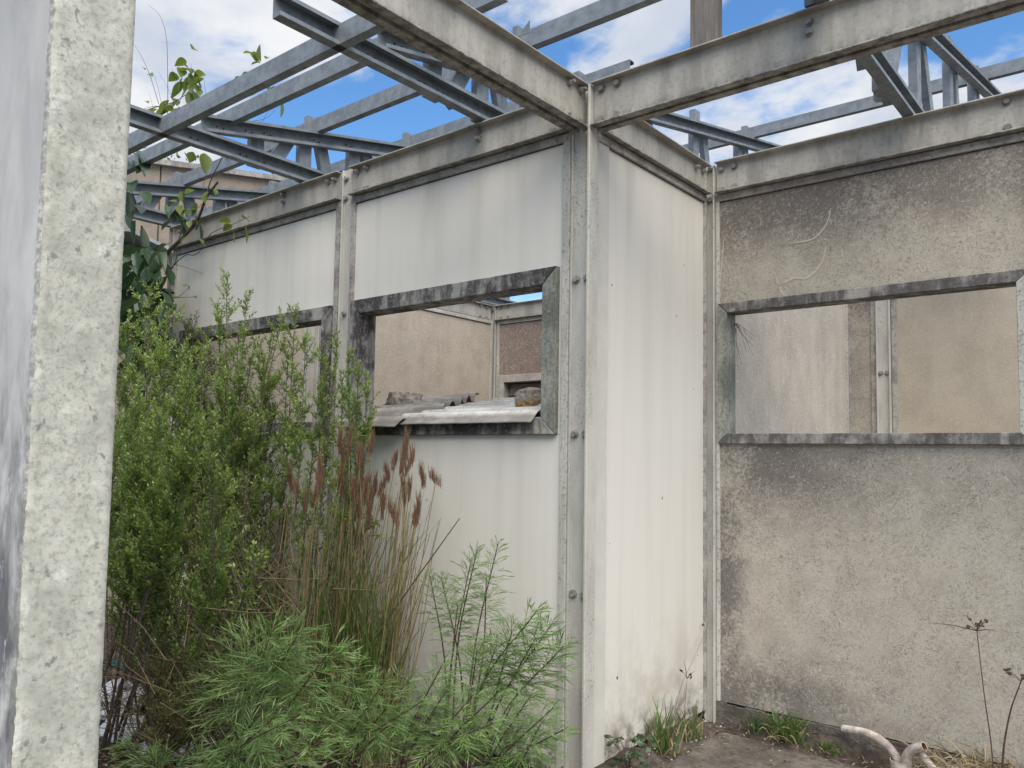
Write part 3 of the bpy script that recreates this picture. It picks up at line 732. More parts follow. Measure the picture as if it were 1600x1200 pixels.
br = MB(); br.prism([(0, 0), (.055, -.01), (.075, .10), (.0, .11)], lambda p, q: (.93+p[0], 1.02+q, 3.02+p[1]), 0, .04)
tag(br.build('hanging_bracket', 'galvanised'), 'dark hanging plate on the left side of the right truss', 'bracket')
sb = MB(); sb.box(-.06, -.035, -.40, -.36, 2.957, 3.10); sb.prism([(0, 0), (.06, 0), (.06, .05)], lambda p, q: (-.035+p[0], -.40+q, 3.05+p[1]), 0, .004)
tag(sb.build('angle_cleat', 'galvanised'), 'small angle cleat sticking up behind the left overhead beam', 'cleat')

# ------------------------------------------------------------------ neighbouring building, shed roof and trees beyond the left end
g = thing('gable_building', 'brown fibre gable of the neighbouring building behind the left truss', 'building', (-6.2, 2, 0))
def zg(y): return 4.36+.16*(y-1.0)
MB().prism([(.25, 0), (1.26, 0), (1.26, zg(1.26)), (.25, zg(.25))], lambda p, q: (q, p[0], p[1]), -6.30, -6.2).build('gable_panel', 'fibre_far', g)
MB().prism([(1.28, 0), (7.0, 0), (7.0, zg(7.0)), (1.28, zg(1.28))], lambda p, q: (q, p[0], p[1]), -6.30, -6.2).build('gable_panel', 'fibre_far', g)
MB().prism([(.15, zg(.15)), (7.1, zg(7.1)), (7.1, zg(7.1)+.06), (.15, zg(.15)+.06)], lambda p, q: (q, p[0], p[1]), -6.34, -6.14).build('verge_capping', 'trim_cement', g)
sh = thing('shed_roof', 'pale metal shed roof glimpsed through the broad leaves', 'shed', (-5.3, .6, 0))
MB().prism([(-.6, 3.02), (.2, 3.20), (.95, 3.02), (.95, 2.99), (.2, 3.17), (-.6, 2.99)], lambda p, q: (q, p[0], p[1]), -6.1, -4.6).build('roof_sheet', 'sheet_metal', sh)
MB().box(-6.0, -4.7, -.5, .85, -.3, 2.98).build('shed_wall', 'fibre_beige', sh)

def leaves(B, D, N, L, W, tone, fold=.18):
    """diamond leaves folded on the midrib; B base, D direction, N rough normal"""
    D = D/np.linalg.norm(D, axis=1, keepdims=True); Sd = np.cross(D, N); Sd /= (np.linalg.norm(Sd, axis=1, keepdims=True)+1e-9); Nn = np.cross(Sd, D)
    L = np.asarray(L)[:, None]; W = np.asarray(W)[:, None]
    m = B+D*L*.48
    V = np.stack([B, m+Sd*W*.5+Nn*W*fold, B+D*L, m-Sd*W*.5+Nn*W*fold], 1).reshape(-1, 3)
    i = np.arange(len(B))[:, None]*4
    F = np.concatenate([i+[0, 1, 2], i+[0, 2, 3]], 1).reshape(-1, 3)
    return V, F, np.repeat(tone, 4)
def unit(v): return v/(np.linalg.norm(v)+1e-9)

class Foliage:
    def __init__(s): s.B = []; s.D = []; s.L = []; s.W = []; s.T = []; s.stem = MB()
    def leaf(s, b, d, L, W, t): s.B.append(b); s.D.append(d); s.L.append(L); s.W.append(W); s.T.append(t)
    def finish(s, t, leafmat, stemmat, leafname='leaves', stemname='stems', fold=.18):
        if s.B:
            B = np.array(s.B); D = np.array(s.D); N = rng.normal(size=B.shape)+np.array([0, 0, .8])
            V, F, tone = leaves(B, D, N, s.L, s.W, np.clip(np.array(s.T), 0, 1), fold)
            np_mesh(leafname, V, F, leafmat, t, tone)
        if s.stem.v: s.stem.build(stemname, stemmat, t)

def leafy_tree(lab, base, height, spread, n, seed, group=None):
    r = np.random.default_rng(seed); t = thing('leafy_tree', lab, 'tree', base, group); f = Foliage(); base = np.array(base)
    top = base+[0, 0, height]
    f.stem.tube([base, base+[.1, .05, height*.4], top-[0, 0, height*.2]], [.16, .11, .03], 7)
    cl = []
    for k in range(34):
        c = base+np.array([r.normal()*spread*.5, r.normal()*spread*.5, height*(.35+.62*r.random())]); cl.append(c)
        f.stem.tube([base+[0, 0, height*(.25+.3*r.random())], (c+base+[0, 0, height*.5])/2, c], [.05, .03, .01], 5)
    for k in range(n):
        c = cl[r.integers(len(cl))]; p = c+r.normal(size=3)*spread*.17
        f.leaf(p, r.normal(size=3)+[0, 0, -.2], .10+.08*r.random(), .05+.03*r.random(), .15+.7*r.random()+.15*r.normal()*.3)
    f.finish(t, 'leaf_tree', 'bark_brown', 'crown', 'trunk')
leafy_tree('bright green tree beyond the shed roof at far left', (-13.5, 4.4, .4), 7.4, 2.2, 5200, 3)
leafy_tree('green tree standing behind the gable end at far left', (-16.5, 2.4, .7), 7.6, 2.4, 4200, 4)

# ------------------------------------------------------------------ corrugated sheets and rocks on the window sill
def corr_sheet(lab, origin, ang, length, width, pitch, amp, slope, m, th=.007, seed=1, zoff=0.0, chip=.02, tilt=0.0):
    """ridges run along local -x (length); width runs along local +y, climbing with slope"""
    ca, sa = math.cos(ang), math.sin(ang); nx, ny = 40, int(width/pitch*14)+1
    V = []; F = []; TN = []
    for layer in (0, 1):
        for i in range(nx):
            for j in range(ny):
                v = j/(ny-1)*width
                jl = chip*mnoise.noise(Vector((v*14, seed, 0)))
                u = -(i/(nx-1))*(length+jl) + .6*jl
                w_ = v + chip*.5*mnoise.noise(Vector((u*9, seed, 5)))*(1 if j in (0, ny-1) else 0)
                z = amp*math.cos(2*math.pi*v/pitch+math.pi) + slope*w_ + tilt*u + .004*mnoise.noise(Vector((u*4, v*4, seed))) - layer*th
                TN.append(.5+.5*math.cos(2*math.pi*v/pitch+math.pi))
                V.append((origin[0]+u*ca-w_*sa, origin[1]+u*sa+w_*ca, origin[2]+z+zoff))
    n = nx*ny
    for i in range(nx-1):
        for j in range(ny-1):
            a = i*ny+j; F.append((a, a+ny, a+ny+1, a+1)); F.append((n+a, n+a+1, n+a+ny+1, n+a+ny))
    for i in range(nx-1):
        for j, fl in ((0, 0), (ny-1, 1)):
            a = i*ny+j; q = (a, n+a, n+a+ny, a+ny); F.append(q if not fl else q[::-1])
    for j in range(ny-1):
        for i, fl in ((0, 1), (nx-1, 0)):
            a = i*ny+j; q = (a, n+a, n+a+1, a+1); F.append(q if not fl else q[::-1])
    o = np_mesh('corrugated_sheet', V, F, m, None, TN); o.data.polygons.foreach_set('use_smooth', [True]*len(F))
    tag(o, lab, 'roof sheet', 'loose corrugated sheets on the sill'); return o
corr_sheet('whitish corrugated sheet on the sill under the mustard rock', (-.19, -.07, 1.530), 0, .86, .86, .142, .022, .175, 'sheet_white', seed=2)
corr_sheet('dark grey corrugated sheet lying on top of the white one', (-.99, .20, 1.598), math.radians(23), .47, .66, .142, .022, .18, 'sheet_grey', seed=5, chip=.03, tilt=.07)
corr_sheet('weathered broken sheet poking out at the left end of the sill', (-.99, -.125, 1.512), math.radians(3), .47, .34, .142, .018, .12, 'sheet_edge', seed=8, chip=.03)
mb = MB(); mb.box(-1.39, -.18, .72, .78, .02, 1.60); tag(mb.build('rear_support', 'frame_stained'), 'dark low upright board carrying the back of the sheets', 'board')

def rock(lab, c, s, m, seed, square=.5):
    import bmesh
    bm = bmesh.new(); bmesh.ops.create_icosphere(bm, subdivisions=5, radius=1)
    for v in bm.verts:
        p = v.co.copy(); q = Vector([math.copysign(abs(a)**square, a) for a in p]); q.normalize(); k = max(abs(p.x), abs(p.y), abs(p.z))
        p = p*(1-.55) + (p/k)*.55*.85
        p *= 1+.16*mnoise.noise(p*1.6+Vector((seed, 0, 0)))+.07*mnoise.noise(p*4+Vector((0, seed, 0)))+.03*mnoise.noise(p*11)
        v.co = Vector((p.x*s[0], p.y*s[1], p.z*s[2]))
    me = bpy.data.meshes.new('rock'); bm.to_mesh(me); bm.free(); me.materials.append(MATS[m]); me.polygons.foreach_set('use_smooth', [True]*len(me.polygons))
    o = bpy.data.objects.new('rock', me); COL.objects.link(o); o.location = c; o.rotation_euler = (0.05, -.04, seed)
    tag(o, lab, 'rock'); return o
rock('squarish rock with mustard lichen at the right end of the sheets', (-.448, .30, 1.638), (.092, .068, .06), 'rock_lichen', 1.25)
rock('pale grey rock on the dark sheet at the left of the opening', (-1.46, .40, 1.660), (.11, .075, .062), 'rock_grey', 4.4)

# ------------------------------------------------------------------ conduits
def curve(pts, n):
    P = [np.array(p, float) for p in pts]; P = [2*P[0]-P[1]]+P+[2*P[-1]-P[-2]]; out = []
    seg = len(P)-3
    for i in range(n):
        u = i/(n-1)*seg; k = min(int(u), seg-1); q = u-k; a, b_, c, d = P[k:k+4]
        out.append(.5*((2*b_)+(-a+c)*q+(2*a-5*b_+4*c-d)*q*q+(-a+3*b_-3*c+d)*q**3))
    return out
def ribbed(lab, pts, r, n):
    c = curve(pts, n); t = thing('ribbed_conduit', lab, 'pipe', tuple(c[0]))
    MB().tube(c, [r*(1.0 if i % 3 else .80) for i in range(n)], 12).build('hose', 'conduit_plastic', t, smooth=False); return t
ribbed('cream ribbed conduit bending from the wall foot down into the stub', [aty(1.15, 1318, 1139), aty(1.08, 1352, 1145), aty(1.04, 1378, 1158), aty(1.01, 1398, 1180), (1.005, 1.005,   .04)], .019, 150)
c = curve([(1.020, .99, .02), (1.026, .985, .10), (1.055, .97, .155), (1.105, .955, .185)], 24)
t = thing('smooth_conduit', 'smooth cream conduit elbow with open end rising from the stub', 'pipe', tuple(c[0]))
def hollow(c, r, th, t, name, m, mi):
    mb = MB(); mb.tube(c, r, 16, cap=False); mb.tube(c[::-1], r-th, 16, cap=False, mi=1)
    n = 16; L = len(c); a = (L-1)*n; b_ = L*n
    d = Vector(c[-1]-c[-2]).normalized()
    # ring at the open end
    o1 = mb.v[(L-1)*n:L*n]; o2 = MB().tube(c, r-th, 16, cap=False).v[(L-1)*n:L*n]
    mb.add(o1+o2, [(k, (k+1) % n, n+(k+1) % n, n+k) for k in range(n)])
    return mb.build(name, [m, mi], t, smooth=True)
hollow(c, .0195, .0035, t, 'elbow', 'conduit_plastic', 'pipe_inside')
c = [np.array((1.005, 1.0, z)) for z in (-.05, .0, .05, .092)]
t = thing('pipe_stub', 'wide cream pipe stub holding two conduits', 'pipe', (1.005, 1.0, -.05)); hollow(c, .043, .004, t, 'sleeve', 'conduit_plastic', 'pipe_inside')
ribbed('short ribbed conduit piece in the dry grass right of the stub', [(1.085, 1.0, .135), (1.14, .95, .10), (1.20, .88, .05), (1.25, .82, .0)], .0165, 70)

# ------------------------------------------------------------------ grasses
def strips(paths, widths, tone):
    """paths (n,k,3) centre lines, flat tapering blades facing about sideways"""
    P = np.asarray(paths); n, k, _ = P.shape
    d = P[:, -1]-P[:, 0]; sd_ = np.cross(d, rng.normal(size=(n, 3))); sd_ /= np.linalg.norm(sd_, axis=1, keepdims=True)+1e-9
    tp = np.sin(np.clip(np.linspace(.25, 1.0, k), 0, 1)*math.pi)[None, :, None]*.5*np.asarray(widths)[:, None, None]
    tp[:, -1] = .0002
    V = np.stack([P-sd_[:, None]*tp, P+sd_[:, None]*tp], 2).reshape(-1, 3)
    o = (np.arange(n)*k*2)[:, None, None]; s = (np.arange(k-1)*2)[None, :, None]
    F = (o+s+np.array([0, 1, 3, 2])[None, None]).reshape(-1, 4)
    return V, F, np.repeat(tone, k*2)
def blades(base, n, spread, L, lean, droop, w, r, k=6, updir=(0, 0, 1)):
    paths = []
    for i in range(n):
        a = r.random()*2*math.pi; b = np.array(base)+[spread*r.normal()*.5, spread*r.normal()*.35, 0]
        l = L*(.45+.6*r.random()); ln = lean*(.3+r.random()); h = np.array([math.cos(a), math.sin(a), 0])
        dr = droop*(.4+r.random())
        paths.append([b+np.array(updir)*(l*s*(1-.35*ln)-dr*l*s**3)+h*(l*ln*s+dr*.3*l*s*s) for s in np.linspace(0, 1, k)])
    return paths
def tuft(lab, base, n, spread, L, lean, droop, w, seed, m='grass_green', extra_dry=0, group=None, name='grass_tuft', cat='grass tuft'):
    r = np.random.default_rng(seed); t = thing(name, lab, cat, base, group)
    P = blades(base, n, spread, L, lean, droop, w, r); V, F, tn = strips(P, w*(.6+.8*r.random(n)), r.random(n)*.95)
    np_mesh('blades', V, F, m, t, tn)
    if extra_dry:
        P = blades(base, extra_dry, spread*1.3, L*.8, lean*1.6, droop*1.8, w, r); V, F, tn = strips(P, w*(.6+.8*r.random(extra_dry)), r.random(extra_dry))
        np_mesh('dry_blades', V, F, 'grass_dry', t, tn)
    return t
tuft('tall green grass tuft at the foot of the plain white wall, nearer the post', (.13, .52, .03), 46, .07, .30, .34, .15, .007, 1, extra_dry=26)
tuft('smaller green grass tuft at the foot of the plain white wall near the inner corner', (.13, .79, .02), 40, .06, .20, .35, .2, .006, 2, extra_dry=26)
tuft('bushy green grass tuft against the foot of the beige wall', (.475, 1.10, .03), 110, .07, .22, .5, .35, .006, 3, extra_dry=40)
tuft('low dark grass tuft just left of the bushy one at the beige wall', (.34, 1.11, .03), 80, .07, .13, .6, .3, .005, 4, m='leaf_weed', extra_dry=8)
tuft('low green grass tuft under the start of the ribbed conduit', (.69, 1.10, .02), 70, .07, .10, .7, .4, .006, 5, extra_dry=20)
tuft('sprawling straw-coloured dry grass clump at the lower right', (1.36, 1.03, .05), 240, .18, .34, .85, .75, .007, 6, m='grass_dry')
tuft('low dry grass tangle right behind the pipe stub', (1.14, 1.12, .03), 60, .10, .20, .9, .8, .005, 7, m='grass_dry')
def sedge(lab, pts, r0, heads, seed, leaf=None, bracts=()):
    r = np.random.default_rng(seed); c = curve(pts, 24); t = thing('sedge_stalk', lab, 'weed', tuple(c[0]))
    MB().tube(c, np.linspace(r0, r0*.6, 24), 6).build('stalk', 'purple_stem', t)
    mb = MB(); top = np.array(c[-1])
    for k in range(heads):
        d = unit(np.array([r.normal(), r.normal()*.6, .5+.7*r.random()])); L = .025+.035*r.random(); e = top+d*L
        mb.tube([top, top+d*L*.6+[0, 0, .004], e], .0009, 4)
        hb = MB()
        for q in range(7):
            o_ = e+r.normal(size=3)*.0035; hb.tube([o_-d*.003, o_, o_+d*.006], [.001, .0034, .0008], 5)
        hb.build('seed_head', 'seed_brown', t)
    for b in bracts:
        b = np.array(b); mb.tube([top, top+b*.5+[0, 0, .006], top+b], [.0022, .0016, .0005], 4)
    mb.build('ray', 'purple_stem', t)
    return t
sedge('thin brown sedge stalk with long bracts standing before the beige wall', [(1.345, .99, .0), (1.338, .99, .22), (1.315, .99, .45), (1.296, .99, .683)], .0028, 9, 1, bracts=((-.17, -.02, .01), (.075, -.02, .012)))
sedge('thick curved sedge stalk with dark seed heads at the right edge', [(1.375, .96, .0), (1.378, .96, .20), (1.405, .96, .38), (1.445, .96, .515)], .0042, 8, 2)
sedge('fine sedge stalk with leaning bracts in front of the plain white wall', [(.12, .79, .02), (.11, .80, .15), (.10, .845, .29)], .0012, 3, 3, bracts=((0, .09, .02), (-.01, -.015, .09)))
sedge('long bare grass stalk leaning along the plain white wall', [(.12, .60, .05), (.10, .78, .26), (.09, .93, .36), (.08, 1.10, .48)], .0010, 1, 4)

t = thing('dry_strands', 'wisp of dry dark strands hanging in the upper left corner of the right window', 'dry grass', tuple(aty(1.22, 1146, 503)))
mb = MB(); r_ = np.random.default_rng(4)
for k in range(9):
    a = aty(1.22, 1146+r_.random()*6, 503+r_.random()*4); e = aty(1.20, 1150+30*r_.random()**1.5, 520+62*r_.random()); m_ = (a+e)/2+np.array([r_.normal()*.01, 0, .012])
    mb.tube(curve([a, m_, e], 8), np.linspace(.0012, .0005, 8), 4, cap=False)
mb.build('strands', 'twig_dark', t)
# ------------------------------------------------------------------ tall brown beard grass
def beard_grass(lab, spots, yb, seed, base_c):
    """spots: picture positions of plume tops on the plane y=yb"""
    r = np.random.default_rng(seed); t = thing('beard_grass', lab, 'grass clump', base_c, 'rusty beard grass clumps before the white wall')
    st = MB(); gp = []; pl = []
    for (u, v, L) in spots:
        L *= .7+.6*r.random(); u += r.normal()*4
        top = aty(yb+r.normal()*.06, u, v); b = np.array(base_c)+[r.normal()*.09, r.normal()*.05, 0]; b[0] = b[0]*.55+top[0]*.45
        bend = np.array([r.normal()*.035, r.normal()*.02, 0]); tip = top-[r.normal()*.03, r.normal()*.02, L*.55]
        c = curve([b, b*.5+tip*.5+bend, tip], 9); st.tube(c, np.linspace(.0030, .0017, 9), 5)
        for q in range(6):          # companion culms
            b2 = b+[r.normal()*.05, r.normal()*.04, 0]; t2 = tip+[r.normal()*.035, r.normal()*.03, -.05-.55*r.random()]
            st.tube(curve([b2, b2*.5+t2*.5+[r.normal()*.015, 0, 0], t2], 6), np.linspace(.0028, .0014, 6), 4)
        for q in range(100):         # fine awns fanning upward
            s = r.random(); o_ = tip+(top-tip)*(s*.75-.35)+r.normal(size=3)*.004; a = r.random()*2*math.pi; h = np.array([math.cos(a), math.sin(a), 0])
            l = L*(.22+.30*r.random()); sp = .10+.12*r.random()
            pl.append([o_+np.array([0, 0, 1])*l*x+h*l*sp*x*x**.3 for x in (0, .33, .66, 1)])
        for q in range(9):
            a = r.random()*2*math.pi; h = np.array([math.cos(a), math.sin(a)*.6, 0]); l = .35+.5*r.random(); o_ = b+[r.normal()*.05, r.normal()*.04, .05+.45*r.random()]
            gp.append([o_+np.array([0, 0, 1])*l*x*(1-.25*x)+h*l*.35*x**1.6 for x in np.linspace(0, 1, 6)])
    st.build('culms', 'culm_red', t)
    n = len(pl); V, F, tn = strips(pl, .0023*(.6+.8*r.random(n)), r.random(n)); np_mesh('plumes', V, F, 'plume_red', t, tn)
    n = len(gp); V, F, tn = strips(gp, .006*(.6+.8*r.random(n)), r.random(n)*.95); np_mesh('blades', V, F, 'grass_green', t, tn)
    return t
beard_grass('tall rusty grass clump standing freest against the white panel, rightmost', [(637, 668, .22), (655, 695, .16), (632, 700, .2), (650, 770, .17), (645, 690, .2), (641, 745, .17), (652, 790, .14), (628, 740, .17), (660, 730, .16), (648, 720, .2)], -.30, 1, (-.78, -.42, 0))
beard_grass('thick rusty grass clump beneath the left end of the sheets', [(590, 672, .2), (578, 690, .18), (570, 745, .18), (590, 735, .2), (596, 775, .18), (560, 740, .19), (603, 760, .18), (583, 760, .2), (610, 742, .17), (575, 770, .2), (586, 750, .2), (565, 770, .18), (598, 720, .17), (580, 735, .2)], -.33, 2, (-1.02, -.45, 0))
beard_grass('rusty grass clump rising in front of the narrow column', [(540, 690, .2), (528, 668, .18), (552, 690, .2), (535, 720, .18), (560, 700, .2), (520, 740, .17), (548, 740, .18), (545, 665, .18)], -.46, 3, (-1.10, -.5, 0))
beard_grass('sparse rusty grass clump among the shrubs, leftmost', [(447, 722, .17), (499, 705, .19), (452, 745, .16), (492, 730, .17), (478, 760, .16), (505, 750, .17)], -.62, 4, (-1.10, -.66, 0))

# ------------------------------------------------------------------ small-leaved shrubs
def shrub(lab, base, tips, seed, yj=.12, leafmat='leaf_shrub', LL=.028, LW=.0092, bare=.30, dens=1.0, side=43, slen=.22, tone=(.25, .6), stemm='bark_grey'):
    """tips: list of world points; every tip gets an upright leader with ascending leafy side shoots"""
    r = np.random.default_rng(seed); base = np.array(base, float); t = thing('small_leaved_shrub', lab, 'shrub', tuple(base)); f = Foliage()
    def shoot(p, d, L, rad, leafy=True, tn=.5, dpt=0):
        n = max(4, int(L/.03)); pts = [np.array(p)]; d = unit(np.array(d))
        for i in range(n):
            d = unit(d+r.normal(size=3)*.07+[0, 0, .07]); pts.append(pts[-1]+d*L/n)
        f.stem.tube(pts, np.linspace(rad, rad*.35, n+1), 4, cap=False)
        if leafy:
            m = int(L/.0062*dens); ph = r.random()*6.28
            for k in range(m):
                s = (k+.5)/m
                if r.random() > .5+.8*s and dpt == 0: continue
                x = s*n; i = min(int(x), n-1); q = pts[i]+(pts[i+1]-pts[i])*(x-i); dd = unit(pts[i+1]-pts[i])
                a = ph+k*2.4; e1 = unit(np.cross(dd, [.3, .2, 1])); e2 = np.cross(dd, e1); h = e1*math.cos(a)+e2*math.sin(a)
                up = .75+.7*s
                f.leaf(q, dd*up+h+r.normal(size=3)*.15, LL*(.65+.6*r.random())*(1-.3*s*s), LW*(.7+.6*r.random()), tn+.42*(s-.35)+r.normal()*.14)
        return pts
    for tip in tips:
        tip = np.array(tip, float); b = base+[r.normal()*.07, r.normal()*.05, 0]; H = tip[2]
        mid = (b*.5+tip*.5); mid[:2] = b[:2]*.35+tip[:2]*.65; mid += r.normal(size=3)*[.05, .04, .02]
        c = curve([b, mid, tip], 30); f.stem.tube(c, np.linspace(.008, .0015, 30), 5, cap=False)
        tn0 = tone[0]+(tone[1]-tone[0])*r.random()
        ns = int(side*(H/1.8)**.7)
        for k in range(ns):
            s = bare+(1-bare)*((k+r.random())/ns)**.85; x = s*29; i = min(int(x), 28); q = c[i]+(c[i+1]-c[i])*(x-i); ax = unit(c[i+1]-c[i])
            a = r.random()*6.28; h = np.array([math.cos(a), math.sin(a), 0]); L = slen*(.35+.75*r.random())*(1.10-s)**.55+.045
            pt_ = shoot(q, ax*.95+h*.85, L, .0022, True, tn0)
            if L > .12:
                for z in range(int(L/.035)):
                    i2 = r.integers(1, len(pt_)-1); a2 = r.random()*6.28; h2 = np.array([math.cos(a2), math.sin(a2), .5])
                    shoot(pt_[i2], unit(pt_[i2+1]-pt_[i2])+h2*.8, L*(.25+.25*r.random())+.02, .0012, True, tn0, 1)
        for k in range(int(110*dens)):
            s = .55+.45*r.random(); x = s*29; i = min(int(x), 28); q = c[i]+(c[i+1]-c[i])*(x-i); a = r.random()*6.28
            f.leaf(q, np.array([math.cos(a), math.sin(a), 1.0]), LL*(.7+.5*r.random()), LW*(.7+.5*r.random()), tn0+r.normal()*.14)
        shoot(tip-[0, 0, .10], (r.normal()*.05, r.normal()*.05, 1), .13, .0016, True, tn0+.1, 1)
    f.finish(t, leafmat, stemm, 'foliage', 'stems')
    return t
A = lambda y, *uv: [aty(y+.10*(random.random()-.5), *p) for p in uv]
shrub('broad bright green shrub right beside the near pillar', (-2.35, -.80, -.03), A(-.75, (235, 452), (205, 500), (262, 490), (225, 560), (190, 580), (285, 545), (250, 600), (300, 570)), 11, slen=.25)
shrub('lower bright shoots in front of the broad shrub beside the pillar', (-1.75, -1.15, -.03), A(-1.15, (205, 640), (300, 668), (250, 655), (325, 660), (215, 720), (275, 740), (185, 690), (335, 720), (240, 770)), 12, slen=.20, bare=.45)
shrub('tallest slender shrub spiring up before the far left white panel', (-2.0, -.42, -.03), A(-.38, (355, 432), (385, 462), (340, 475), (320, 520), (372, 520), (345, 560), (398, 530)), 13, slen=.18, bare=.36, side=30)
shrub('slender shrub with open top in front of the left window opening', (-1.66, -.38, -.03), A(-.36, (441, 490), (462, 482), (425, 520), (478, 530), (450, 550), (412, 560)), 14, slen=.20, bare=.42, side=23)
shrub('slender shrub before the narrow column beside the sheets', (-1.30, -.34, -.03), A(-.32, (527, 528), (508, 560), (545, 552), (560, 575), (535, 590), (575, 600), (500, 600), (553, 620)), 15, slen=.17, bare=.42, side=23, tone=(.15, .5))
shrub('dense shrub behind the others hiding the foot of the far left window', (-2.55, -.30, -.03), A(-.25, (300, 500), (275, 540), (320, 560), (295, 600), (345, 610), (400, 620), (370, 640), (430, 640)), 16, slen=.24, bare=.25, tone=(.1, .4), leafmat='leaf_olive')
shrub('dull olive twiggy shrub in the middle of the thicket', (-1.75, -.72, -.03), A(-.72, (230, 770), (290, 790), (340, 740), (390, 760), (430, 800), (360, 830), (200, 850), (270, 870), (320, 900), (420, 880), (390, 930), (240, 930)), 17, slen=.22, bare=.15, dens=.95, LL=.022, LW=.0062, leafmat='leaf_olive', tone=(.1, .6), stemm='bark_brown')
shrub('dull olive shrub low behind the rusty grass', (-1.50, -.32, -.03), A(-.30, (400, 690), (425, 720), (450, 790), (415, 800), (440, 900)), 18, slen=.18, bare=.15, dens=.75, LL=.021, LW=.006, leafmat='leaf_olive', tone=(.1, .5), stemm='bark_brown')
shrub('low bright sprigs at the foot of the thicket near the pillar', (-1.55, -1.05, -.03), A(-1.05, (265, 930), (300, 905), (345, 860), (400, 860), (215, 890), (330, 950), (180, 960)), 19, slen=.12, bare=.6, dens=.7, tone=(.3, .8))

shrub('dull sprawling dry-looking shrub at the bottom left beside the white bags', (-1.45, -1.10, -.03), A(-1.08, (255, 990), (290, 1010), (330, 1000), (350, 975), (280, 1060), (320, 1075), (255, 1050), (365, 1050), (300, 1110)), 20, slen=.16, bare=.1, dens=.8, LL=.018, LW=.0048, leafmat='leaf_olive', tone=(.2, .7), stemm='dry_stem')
# tangle of dead twigs in and under the shrubs
def brush():
    mb = MB(); r = np.random.default_rng(5)
    for k in range(1300):
        b = np.array([-.9-1.6*r.random(), -1.25+1.05*r.random(), .02+.85*r.random()**1.6]); d = unit(np.array([r.normal(), r.normal()*.7, .55+r.normal()*.5])); L = .10+.35*r.random()
        p1 = b+d*L*.5+r.normal(size=3)*.02; mb.tube([b, p1, b+d*L+r.normal(size=3)*.03], [.0022, .0017, .0006], 4, cap=False, mi=int(r.random() > .55))
    for k in range(45):
        b = np.array([-1.0-1.4*r.random(), -1.2+.9*r.random(), -.02]); d = np.array([r.normal()*.35, r.normal()*.25, 1.0]); L = .5+.7*r.random()
        mb.tube(curve([b, b+d*L*.5+r.normal(size=3)*.05, b+d*L], 8), np.linspace(.007, .002, 8), 5, cap=False, mi=1)
    o = mb.build('dead_brush', ['dry_stem', 'bark_brown']); tag(o, 'tangle of dead brown twigs under the shrubs', 'brush', kind='stuff')
brush()
def litter():
    r = np.random.default_rng(6); n = 5000
    B = np.stack([-2.9+2.9*r.random(n), -1.7+1.65*r.random(n), .0+.035*r.random(n)], 1); D = r.normal(size=(n, 3))*[1, 1, .35]
    V, F, tn = leaves(B, D, np.tile([0, 0, 1.0], (n, 1))+r.normal(size=(n, 3))*.3, .02+.03*r.random(n), .008+.012*r.random(n), r.random(n))
    tag(np_mesh('leaf_litter', V, F, 'litter', None, tn), 'dry brown leaf litter scattered on the soil', 'leaf litter', kind='stuff')
litter()

def crumbs():
    mb = MB(); r = np.random.default_rng(9)
    for k in range(420):
        if k < 200: c_ = np.array([.07+.16*r.random()**1.6, -.1+1.2*r.random(), .012+.05*r.random()*(r.random() > .4)])
        elif k < 340: c_ = np.array([.12+1.5*r.random(), 1.155-.12*r.random()**2, .01+.03*r.random()])
        else: c_ = np.array([.2+1.2*r.random(), .3+.8*r.random(), .003])
        q = .0025+.006*r.random()**3; v = [c_+np.array(d)*q*(.6+.8*r.random()) for d in ((1, 0, 0), (0, 1, 0), (-1, 0, 0), (0, -1, 0), (0, 0, .8), (0, 0, -.8))]
        mb.add(v, [(0, 1, 4), (1, 2, 4), (2, 3, 4), (3, 0, 4), (1, 0, 5), (2, 1, 5), (3, 2, 5), (0, 3, 5)], int(r.random() > .6))
    tag(mb.build('crumbs', ['trim_cement', 'soil']), 'crumbs of cement and soil along the foot of the walls', 'rubble', kind='stuff')
    n = 260; B = np.stack([.08+.5*r.random(n)**1.5, -.2+1.3*r.random(n), .015+.05*r.random(n)], 1); B[120:, 0] = .15+1.4*r.random(n-120); B[120:, 1] = 1.13-.14*r.random(n-120); B[120:, 2] *= .5
    V, F, tn = leaves(B, r.normal(size=(n, 3))*[1, 1, .25], np.tile([0, 0, 1.0], (n, 1))+r.normal(size=(n, 3))*.3, .015+.04*r.random(n), .003+.006*r.random(n), r.random(n))
    tag(np_mesh('dry_bits', V, F, 'litter', None, tn), 'bits of dry leaf and straw along the wall foot', 'leaf litter', kind='stuff')
crumbs()
# ------------------------------------------------------------------ feathery narrow-leaved plants
def feather_leaf(f, p, d, L, r, tn, lobe=.62, w=.0027):
    """pinnate leaf: midrib with narrow ascending lobes, drooping to the tip"""
    d = unit(d); sd_ = unit(np.cross(d, [0, 0, 1])+r.normal(size=3)*.25); pts = [np.array(p)]; n = 7; dd = d.copy()
    for i in range(n):
        dd = unit(dd+np.array([0, 0, -.10])+r.normal(size=3)*.03); pts.append(pts[-1]+dd*L/n)
    for i in range(n):
        f.leaf(pts[i]-(pts[i+1]-pts[i])*.25, pts[i+1]-pts[i], L/n*1.7, w*1.1, tn+r.normal()*.06)
    for i in range(2, n):
        for sg in (-1, 1):
            if r.random() < .1: continue
            ax = unit(pts[i+1]-pts[i]); l = L*lobe*(1-.55*abs(i/n-.5))*(.6+.5*r.random())
            f.leaf(pts[i], ax*1.0+sd_*sg*.62+r.normal(size=3)*.08, l, w, tn+.08+r.normal()*.08)
